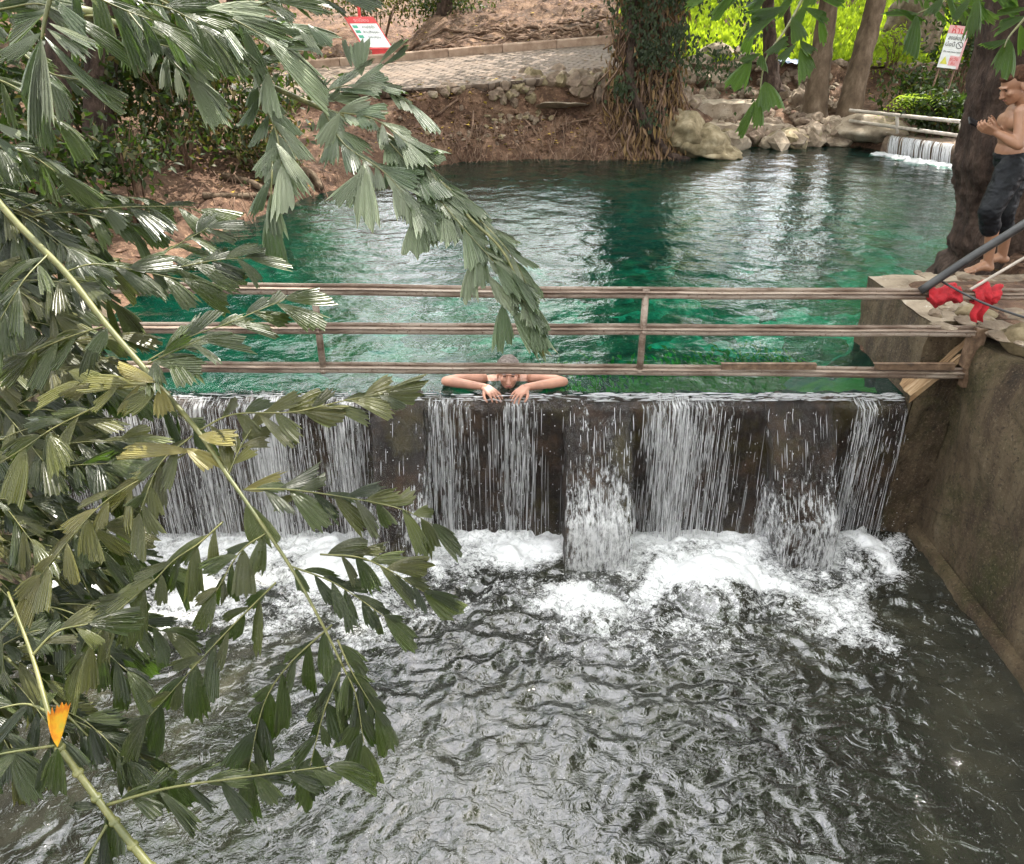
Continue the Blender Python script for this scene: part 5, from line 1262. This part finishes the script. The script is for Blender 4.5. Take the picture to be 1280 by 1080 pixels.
def fuse(mb, name, mat, parent, voxel=.006, smooth=6, factor=.5, folds=0):
    """fuse overlapping volumes into ONE continuous skin"""
    o = mb.build(name, mat, None, True, (0, 0, 0))
    m = o.modifiers.new('r', 'REMESH'); m.mode = 'VOXEL'; m.voxel_size = voxel; m.use_smooth_shade = True
    if smooth: s = o.modifiers.new('s', 'SMOOTH'); s.iterations = smooth; s.factor = factor
    dg = bpy.context.evaluated_depsgraph_get(); dg.update()
    me = bpy.data.meshes.new_from_object(o.evaluated_get(dg)); me.name = name
    bpy.data.objects.remove(o)
    if folds:
        n = len(me.vertices); co = np.zeros(n*3); no = np.zeros(n*3); me.vertices.foreach_get('co', co); me.vertices.foreach_get('normal', no); co = co.reshape(-1, 3); no = no.reshape(-1, 3)
        f = 1-np.abs(fbm(co[:, 0]*7+co[:, 2]*9, co[:, 1]*8, co[:, 2]*13-co[:, 0]*6, octv=3, seed=91))*2; co += no*(f*folds)[:, None]; me.vertices.foreach_set('co', co.reshape(-1)); me.update()
    w = parent_world(parent); me.transform(Matrix.Translation(-w))
    me.materials.clear(); me.materials.append(mat)
    me.polygons.foreach_set('use_smooth', [True]*len(me.polygons))
    ob = bpy.data.objects.new(name, me); COL.objects.link(ob); ob.parent = parent
    return ob
def head(mb, c, M, s=1.0):
    """M: columns = right, forward, up.  Head about .23 high."""
    def e(p, r): ellip(mb, Vector(c) + M @ (Vector(p)*s), (r[0]*s, r[1]*s, r[2]*s), M)
    e((0, -.012, .035), (.074, .094, .082)); e((0, .018, -.022), (.060, .072, .085)); e((0, .036, -.072), (.038, .046, .036))   # skull, face, jaw
    e((0, .058, -.088), (.020, .020, .017))       # chin
    e((0, .082, .026), (.046, .014, .010))        # brow
    for sx in (-1, 1):
        e((sx*.036, .062, -.018), (.024, .024, .020))   # cheek
        e((sx*.076, -.012, -.008), (.009, .019, .030))  # ear
    for t in range(5): e((0, .084+.006*t, .014-.012*t), (.0085+.0012*t, .010, .010))   # nose
    for sx in (-1, 1): e((sx*.011, .096, -.036), (.008, .010, .007))
    e((0, .080, -.058), (.022, .009, .0055)); e((0, .078, -.068), (.019, .009, .006))  # lips
def hand(mb, w, d, n, s=1.0, curl=.25, spread=.12, thumb=1, wristr=.026):
    """w wrist, d finger direction, n back-of-hand normal"""
    w = Vector(w); d = Vector(d).normalized(); n = Vector(n); x = d.cross(n).normalized(); n = x.cross(d).normalized()
    kn = []
    for k in range(4):
        u = (k-1.5)
        a = w + d*.012*s + x*u*.014*s; b = w + d*(.088 - .005*abs(k-1.2))*s + x*u*.0215*s
        capsule(mb, a, b, .0165*s, .0115*s, 10); kn.append(b)
    for k, L in enumerate((.072, .082, .076, .060)):
        u = (k-1.5); dd = (d + x*u*spread).normalized(); p = kn[k]; c = curl*.55
        for j, (f, r) in enumerate(((.44, .0092), (.31, .0082), (.25, .0072))):
            dirn = (dd*math.cos(c) - n*math.sin(c)).normalized(); q = p + dirn*L*f*s
            capsule(mb, p, q, r*s*1.06, r*s*.95, 10); p = q; c += curl*.9
    t0 = w + d*.025*s + x*thumb*.024*s - n*.006*s; t1 = t0 + (d*.65 + x*thumb*.75 - n*.25).normalized()*.042*s; t2 = t1 + (d*.9 + x*thumb*.35 - n*.3).normalized()*.032*s; t3 = t2 + (d*1.0 + x*thumb*.1 - n*.3).normalized()*.024*s
    chain(mb, [t0, t1, t2, t3], [.015*s, .0115*s, .0095*s, .0075*s])

# --- bather leaning on the crest of the dam
hx = -.035
bt = thing('person', 'grey haired bather in the pool resting folded arms on the dam crest', 'person', (hx, 5.3, 0))
mb = MB()
sh_l, sh_r = Vector((hx-.19, 5.29, .018)), Vector((hx+.19, 5.29, .022))
el_l, el_r = Vector((hx-.435, 5.20, .035)), Vector((hx+.40, 5.19, .035))
wr_l, wr_r = Vector((hx-.155, 5.075, .048)), Vector((hx+.135, 5.075, .048))
for S, E, W in ((sh_l, el_l, wr_l), (sh_r, el_r, wr_r)):
    m = S.lerp(E, .45)+Vector((0, 0, .012)); chain(mb, [S, m, E], [.050, .042, .034]); m2 = E.lerp(W, .3); chain(mb, [E, m2, W], [.035, .037, .024])
ellip(mb, (hx, 5.38, -.13), (.19, .11, .15)); ellip(mb, (hx, 5.46, -.34), (.17, .11, .28)); ellip(mb, (hx-.10, 5.33, -.035), (.11, .07, .058)); ellip(mb, (hx+.10, 5.33, -.03), (.11, .07, .058))
ellip(mb, (hx, 5.55, -.60), (.16, .11, .18))
for sx in (-1, 1): chain(mb, [(hx+sx*.09, 5.56, -.66), (hx+sx*.10, 5.62, -.95)], [.085, .06])
hc = Vector((hx+.01, 5.235, .074)); ti = math.radians(-24)
Mh = Matrix(((1, 0, 0), (0, -math.cos(ti), math.sin(ti)), (0, math.sin(ti), math.cos(ti)))).to_3x3()
# columns: right, forward (towards the viewer, chin down), up
fw = Vector((.02, -1, .10)).normalized(); upv = Vector((0, .10, 1)).normalized(); rt = fw.cross(upv).normalized(); upv = rt.cross(fw)
Mh = Matrix((rt, fw, upv)).transposed()
chain(mb, [(hx, 5.36, -.01), tuple(hc + Mh @ Vector((0, -.03, -.06)))], [.062, .055])
head(mb, hc, Mh, 1.0)
hand(mb, wr_l, Vector((.62, -.62, -.22)), Vector((.1, -.25, 1)), 1.0, .42, .13, 1)
hand(mb, wr_r, Vector((-.58, -.64, -.22)), Vector((-.1, -.25, 1)), 1.0, .42, .13, -1)
fuse(mb, 'body', MAT['skinpale'], bt, .0042, 4)
mb = MB()
for p, r in (((0, -.030, .058), (.079, .092, .072)), ((0, -.06, .02), (.078, .066, .07)), ((0, .030, .092), (.056, .048, .030))): ellip(mb, hc + Mh @ Vector(p), r, Mh)
for i in range(90):
    a = random.uniform(0, 6.28); b2 = random.uniform(.3, 1.3); v = Vector((math.cos(a)*math.cos(b2)*.078, math.sin(a)*math.cos(b2)*.09-.03, .055+math.sin(b2)*.072))
    if v.y > .03 and v.z < .085: continue
    ellip(mb, hc + Mh @ v, (.008, .008, .008), Mh, 1)
fuse(mb, 'hair', MAT['hairgrey'], bt, .0045, 1, .5, .004)
def face_bits(parent, hc, Mh, brow):
    mb = MB()
    for sx in (-1, 1): ellip(mb, hc + Mh @ Vector((sx*.030, .0815, .008)), (.013, .006, .0045), Mh, 2)
    mb.build('eyes', MAT['eye'], parent)
    mb = MB()
    for sx in (-1, 1): ellip(mb, hc + Mh @ Vector((sx*.031, .0905, .026)), (.019, .006, .0042), Mh, 2)
    mb.build('eyebrows', MAT[brow], parent)
    mb = MB(); ellip(mb, hc + Mh @ Vector((0, .0855, -.0625)), (.021, .006, .0055), Mh, 2); mb.build('lips', MAT['lip'], parent)
face_bits(bt, hc, Mh, 'hairgrey')

# --- person standing on the ledge, leaning on the trunk and looking at a phone
sp = thing('person', 'bare chested person in wet dark knee shorts standing barefoot against the trunk', 'person', tuple(PY(1240, 338, 6.15)))
mb = MB()
def J(px, py, Y): return PY(px, py, Y)
hipA, hipB = J(1264, 212, 6.12), J(1270, 208, 6.34)
knA, knB = J(1239, 263, 6.02), J(1256, 264, 6.26)
anA, anB = J(1235, 327, 6.08), J(1252, 324, 6.32)
zf = .572
def leg(hip, kn, an, toe_px, Yt, heel):
    chain(mb, [hip, hip.lerp(kn, .5), kn], [.088, .074, .056]); cf = kn.lerp(an, .33) + Vector((.018, 0, 0)); chain(mb, [kn, cf, an], [.052, .050, .034])
    he = Vector((an.x+.030, an.y, zf+.028)); ba = Vector((an.x-.125, an.y-.03, zf+.022)); to = Vector((an.x-.185, an.y-.04, zf+.013))
    chain(mb, [an, he], [.036, .030]); chain(mb, [he, Vector((an.x-.04, an.y-.01, zf+.045)), ba], [.030, .036, .026])
    for k in range(5):
        o = Vector((0, (k-2)*.017, 0)); chain(mb, [ba+o*.9, to+o*1.1+Vector((.006*k, 0, 0))], [.0145, .0115 if k else .014])
    chain(mb, [ba+Vector((0, -.025, -.004)), ba+Vector((0, .03, -.006))], [.02, .018])
leg(hipA, knA, anA, 0, 0, 0); leg(hipB, knB, anB, 0, 0, 0)
pel = J(1268, 203, 6.23); wai = J(1263, 188, 6.23); che = J(1272, 152, 6.22); nk = J(1283, 131, 6.2)
ellip(mb, pel, (.115, .155, .10)); ellip(mb, wai, (.095, .13, .11)); ellip(mb, wai.lerp(che, .55), (.098, .14, .12)); ellip(mb, che, (.100, .150, .12)); ellip(mb, che.lerp(nk, .55)+Vector((.01, 0, 0)), (.10, .165, .075))
ellip(mb, che + Vector((-.068, -.06, .0)), (.030, .080, .055)); ellip(mb, che + Vector((-.068, .06, .0)), (.030, .080, .055))
shA, shB = J(1279, 141, 6.02), J(1283, 138, 6.42)
elA, elB = J(1273, 181, 5.93), J(1271, 179, 6.40)
wrA, wrB = J(1244, 165, 6.02), J(1247, 162, 6.22)
for S, E, W in ((shA, elA, wrA), (shB, elB, wrB)):
    chain(mb, [S, S.lerp(E, .4), E], [.060, .048, .038]); chain(mb, [E, E.lerp(W, .3), W], [.038, .040, .025])
hc2 = J(1268.5, 108, 6.2)
fw = Vector((-1, -.10, -.48)).normalized(); upv = Vector((-.45, 0, 1)); rt = fw.cross(upv).normalized(); upv = rt.cross(fw); Mh2 = Matrix((rt, fw, upv)).transposed()
chain(mb, [nk, hc2 + Mh2 @ Vector((0, -.03, -.05))], [.064, .055]); head(mb, hc2, Mh2, 1.03)
hand(mb, wrA, Vector((-.93, .20, .30)), Vector((-.1, -.75, -.65)), .95, .75, .03, 1)
hand(mb, wrB, Vector((-.93, -.22, .30)), Vector((-.1, .75, -.65)), .95, .75, .03, -1)
fuse(mb, 'body', MAT['skin'], sp, .0055, 4)
face_bits(sp, hc2, Mh2, 'hair')
mb = MB()
for p, r in (((0, -.030, .050), (.081, .094, .078)), ((0, -.06, .01), (.080, .066, .075)), ((0, .035, .082), (.058, .052, .034))): ellip(mb, hc2 + Mh2 @ Vector(p), r, Mh2)
for i in range(120):
    a = random.uniform(0, 6.28); b2 = random.uniform(.1, 1.4); v = Vector((math.cos(a)*math.cos(b2)*.081, math.sin(a)*math.cos(b2)*.093-.03, .048+math.sin(b2)*.078))
    if v.y > .03 and v.z < .075: continue
    ellip(mb, hc2 + Mh2 @ v, (.011, .011, .009), Mh2, 1)
fuse(mb, 'hair', MAT['hair'], sp, .006, 2)
mb = MB()
ellip(mb, pel, (.132, .176, .088)); ellip(mb, pel.lerp(wai, .5), (.122, .160, .07))
hemA = knA.lerp(anA, .32); hemB = knB.lerp(anB, .34)
for hip, kn, hem in ((hipA, knA, hemA), (hipB, knB, hemB)):
    chain(mb, [hip, hip.lerp(kn, .5), kn+Vector((-.008, 0, 0)), hem], [.105, .092, .080, .070])
for i in range(0):
    a = random.choice(((hipA, knA, hemA), (hipB, knB, hemB))); f = random.random(); c = a[0].lerp(a[1], f) if random.random() < .7 else a[1].lerp(a[2], f)
    an_ = random.uniform(0, 6.28); rad = .094; p = c + Vector((math.cos(an_)*rad, math.sin(an_)*rad, 0))
    t = Vector((-math.sin(an_), math.cos(an_), random.uniform(-.8, .8)))*random.uniform(.03, .06); capsule(mb, p-t, p+t, .010, .006, 8)
fuse(mb, 'shorts', MAT['shorts'], sp, .007, 3, .5, .005)
ph = thing('phone', 'dark phone held in both hands by the standing person', 'phone', tuple(J(1222, 157, 6.12)))
mb = MB(); c = J(1222, 156, 6.12); Mp = Matrix.Translation(c) @ Matrix.Rotation(math.radians(24), 4, 'Y') @ Matrix.Rotation(math.radians(30), 4, 'X')
bm_ = bmesh.new(); bmesh.ops.create_cube(bm_, size=1); bmesh.ops.scale(bm_, vec=(.16, .08, .013), verts=bm_.verts); bmesh.ops.bevel(bm_, geom=bm_.edges[:], offset=.005, segments=2, affect='EDGES')
bm_.verts.ensure_lookup_table(); V = [Mp @ v.co for v in bm_.verts]; F = [tuple(v.index for v in f.verts) for f in bm_.faces]; bm_.free()
mb.add(V, F); mb.build('case', MAT['phone'], ph, False)

# ------------------------------------------------------------------ signs
def text_mesh(body, size, mat, parent, M, name='lettering', squash=1.0):
    cu = bpy.data.curves.new('txt', 'FONT'); cu.body = body; cu.size = size; cu.align_x = 'CENTER'; cu.align_y = 'CENTER'; cu.extrude = .0015; cu.resolution_u = 3
    o = bpy.data.objects.new('txt', cu); COL.objects.link(o)
    dg = bpy.context.evaluated_depsgraph_get(); dg.update()
    me = bpy.data.meshes.new_from_object(o.evaluated_get(dg)); bpy.data.objects.remove(o); bpy.data.curves.remove(cu)
    me.name = name; w = parent_world(parent)
    me.transform(Matrix.Translation(-w) @ M @ Matrix.Diagonal((squash, 1, 1, 1))); me.materials.clear(); me.materials.append(mat)
    ob = bpy.data.objects.new(name, me); COL.objects.link(ob); ob.parent = parent; return ob
# tall white notice with red heading
SGS = .8; c = PY(1192, 59, 16.6); sg = thing('notice_board', 'tall white notice with red Thai heading beside the pale boulder', 'sign', (c.x, c.y, H(c.x, c.y)))
Msg = Matrix.Translation(c) @ Matrix.Rotation(math.radians(-27), 4, 'Z') @ Matrix.Rotation(math.radians(90-5), 4, 'X') @ Matrix.Rotation(math.radians(-5), 4, 'Z') @ Matrix.Scale(.8, 4)
Wd, Hd = .44, .90
def brd(mb, x0, x1, y0, y1, z0, z1): box(mb, (x0, y0, z0), (x1, y1, z1), 0, 0, Msg)
mb = MB(); brd(mb, -Wd/2, Wd/2, -Hd/2, Hd/2, -.02, 0); mb.build('board', MAT['signwhite'], sg, False)
mb = MB(); brd(mb, -Wd/2, Wd/2, Hd/2-.17, Hd/2, .002, .005); brd(mb, Wd/2-.03, Wd/2+.012, -Hd/2, Hd/2-.17, .002, .006); brd(mb, -.01, Wd/2-.03, -Hd/2+.06, -Hd/2+.27, .002, .005); mb.build('pink_panel', MAT['signpink'], sg, False)
text_mesh('ห้าม', .19, MAT['signred'], sg, Msg @ Matrix.Translation((0, Hd/2-.105, .008)))
text_mesh('ลงเล่นน้ำ', .12, MAT['signblack'], sg, Msg @ Matrix.Translation((0, Hd/2-.26, .006)), squash=.8)
text_mesh('บ่อนี้', .12, MAT['signblack'], sg, Msg @ Matrix.Translation((-.09, Hd/2-.40, .006)))
text_mesh('Do not swim here', .055, MAT['signblack'], sg, Msg @ Matrix.Translation((0, Hd/2-.55, .006)), squash=.9)
text_mesh('ระวัง', .10, MAT['signred'], sg, Msg @ Matrix.Translation((.09, -Hd/2+.20, .008)))
text_mesh('ลื่น', .08, MAT['signred'], sg, Msg @ Matrix.Translation((.09, -Hd/2+.11, .008)))
text_mesh('อ.แม่ทะ', .05, MAT['signblack'], sg, Msg @ Matrix.Translation((0, -Hd/2+.03, .006))) if False else None
mb = MB(); mb.add([Msg @ Vector(q) for q in ((-.19, -Hd/2+.08, .004), (-.03, -Hd/2+.08, .004), (-.11, -Hd/2+.25, .004))], [(0, 1, 2)]); mb.build('warning_triangle', MAT['signyellow'], sg, False)
mb = MB()
for k in range(14): a = k/14*6.283; a2 = (k+1)/14*6.283; mb.add([Msg @ Vector((.11+math.cos(q)*r, Hd/2-.40+math.sin(q)*r, .005)) for q, r in ((a, .075), (a2, .075), (a2, .062), (a, .062))], [(0, 1, 2, 3)])
mb.add([Msg @ Vector(q) for q in ((.06, Hd/2-.36, .005), (.07, Hd/2-.35, .005), (.165, Hd/2-.44, .005), (.155, Hd/2-.45, .005))], [(0, 1, 2, 3)])
mb.build('pictogram', MAT['signblack'], sg, False)
mb = MB(); tube(mb, [Msg @ Vector((.17, -Hd/2, -.04)), Msg @ Vector((.17, -Hd/2-.8, -.04))], .02, 8); tube(mb, [Msg @ Vector((-.17, -Hd/2, -.04)), Msg @ Vector((-.17, -Hd/2-.8, -.04))], .02, 8); mb.build('post', MAT['root'], sg)
# tilted information panel with red frame above the kerb
Yb = 20.6
c = PY(461, 41, Yb); ib = thing('information_panel', 'tilted white information panel in a red frame on a red pole above the kerb', 'sign', (c.x, c.y, H(c.x, c.y)))
bx = PY(485, 54, Yb) - PY(463, 54, Yb); sl = PY(482, 50, Yb) - PY(455, 23, Yb)
ex = Vector((1, 0, 0)); ey = Vector((-.50, .42, .62)).normalized(); ez = ex.cross(ey).normalized(); ey = ez.cross(ex)
Wd, Hd = .62, .86
Msg = Matrix.Translation(c) @ Matrix(((1, -.52, ez.x, 0), (0, .45, ez.y, 0), (0, .72, ez.z, 0), (0, 0, 0, 1)))
mb = MB(); brd(mb, -Wd/2-.03, Wd/2+.03, -Hd/2-.03, Hd/2+.03, -.03, -.003); brd(mb, -Wd/2, Wd/2, Hd/2-.16, Hd/2, .0, .004); mb.build('frame', MAT['signred'], ib, False)
mb = MB(); brd(mb, -Wd/2, Wd/2, -Hd/2+.02, Hd/2-.17, -.002, .003); mb.build('panel', MAT['signwhite'], ib, False)
mb = MB()
for k in range(3): brd(mb, -Wd/2+.03, -Wd/2+.14, Hd/2-.30-k*.14, Hd/2-.22-k*.14, .004, .007)
mb.build('green_block', MAT['signgreen'], ib, False)
text_mesh('ระเบียบ', .12, MAT['signpink'], ib, Msg @ Matrix.Translation((0, Hd/2-.08, .006)))
for k, tx in enumerate(('การใช้น้ำ', 'ห้ามทิ้งขยะ', 'ขอบคุณ')): text_mesh(tx, .09, MAT['signblack'], ib, Msg @ Matrix.Translation((.07, Hd/2-.28-k*.14, .006)))
mb = MB(); q = Msg @ Vector((.1, -Hd/2, -.02)); box(mb, (q.x-.25, q.y-.02, q.z-.22), (q.x+.22, q.y+.02, q.z-.02)); mb.build('base_panel', MAT['signred'], ib, False)
mb = MB(); q = Msg @ Vector((-.05, Hd/2, -.03)); q = PY(450, 26, Yb+.35); tube(mb, [(q.x, q.y, H(q.x, q.y)-.1), (q.x, q.y, q.z), (q.x-.04, q.y, q.z+1.2)], .035, 8); mb.build('pole', MAT['signred'], ib)

# ------------------------------------------------------------------ sky, sun, camera
SUN_EL, SUN_AZ = math.radians(58), math.radians(38)     # azimuth clockwise from +Y
w = bpy.data.worlds.new('World'); SC.world = w; w.use_nodes = True; nt = w.node_tree; nt.nodes.clear()
out = nt.nodes.new('ShaderNodeOutputWorld'); bg = nt.nodes.new('ShaderNodeBackground'); sky = nt.nodes.new('ShaderNodeTexSky')
sky.sky_type = 'NISHITA'; sky.sun_disc = False; sky.sun_elevation = SUN_EL; sky.sun_rotation = SUN_AZ; sky.air_density = 1.0; sky.dust_density = 3.0
tc = nt.nodes.new('ShaderNodeTexCoord'); mp = nt.nodes.new('ShaderNodeMapping'); mp.inputs['Scale'].default_value = (1.6, 1.6, 3.2); nz = nt.nodes.new('ShaderNodeTexNoise'); nz.inputs['Scale'].default_value = 2.2; nz.inputs['Detail'].default_value = 7
rp = nt.nodes.new('ShaderNodeValToRGB'); rp.color_ramp.elements[0].position = .30; rp.color_ramp.elements[1].position = .55; mx = nt.nodes.new('ShaderNodeMix'); mx.data_type = 'RGBA'
nt.links.new(tc.outputs['Generated'], mp.inputs[0]); nt.links.new(mp.outputs[0], nz.inputs['Vector']); nt.links.new(nz.outputs['Fac'], rp.inputs[0]); nt.links.new(rp.outputs[0], mx.inputs[0])
nt.links.new(sky.outputs[0], mx.inputs[6]); mx.inputs[7].default_value = (17, 17, 17.4, 1)
nt.links.new(mx.outputs[2], bg.inputs['Color']); bg.inputs['Strength'].default_value = .12; nt.links.new(bg.outputs[0], out.inputs[0])
sl_ = bpy.data.lights.new('sun', 'SUN'); sl_.energy = 4.2; sl_.angle = math.radians(.5); sl_.color = (1, .95, .86)
so = bpy.data.objects.new('sun', sl_); COL.objects.link(so)
sd = Vector((math.sin(SUN_AZ)*math.cos(SUN_EL), math.cos(SUN_AZ)*math.cos(SUN_EL), math.sin(SUN_EL)))
so.rotation_euler = sd.to_track_quat('Z', 'Y').to_euler()
cd = bpy.data.cameras.new('camera'); co = bpy.data.objects.new('camera', cd); COL.objects.link(co); SC.camera = co
co.location = CAM; co.rotation_euler = (math.radians(62), 0, 0); cd.sensor_fit = 'HORIZONTAL'; cd.sensor_width = 36; cd.lens = 36*1000/1280.0; cd.clip_start = .05; cd.clip_end = 600
SC.view_settings.view_transform = 'Standard'; SC.view_settings.look = 'None'; SC.view_settings.exposure = 1.5; SC.view_settings.gamma = 1
try:
    SC.cycles.max_bounces = 8; SC.cycles.transparent_max_bounces = 16; SC.cycles.caustics_reflective = False; SC.cycles.caustics_refractive = False
    SC.cycles.use_denoising = True; SC.cycles.sample_clamp_indirect = 6
except Exception: pass
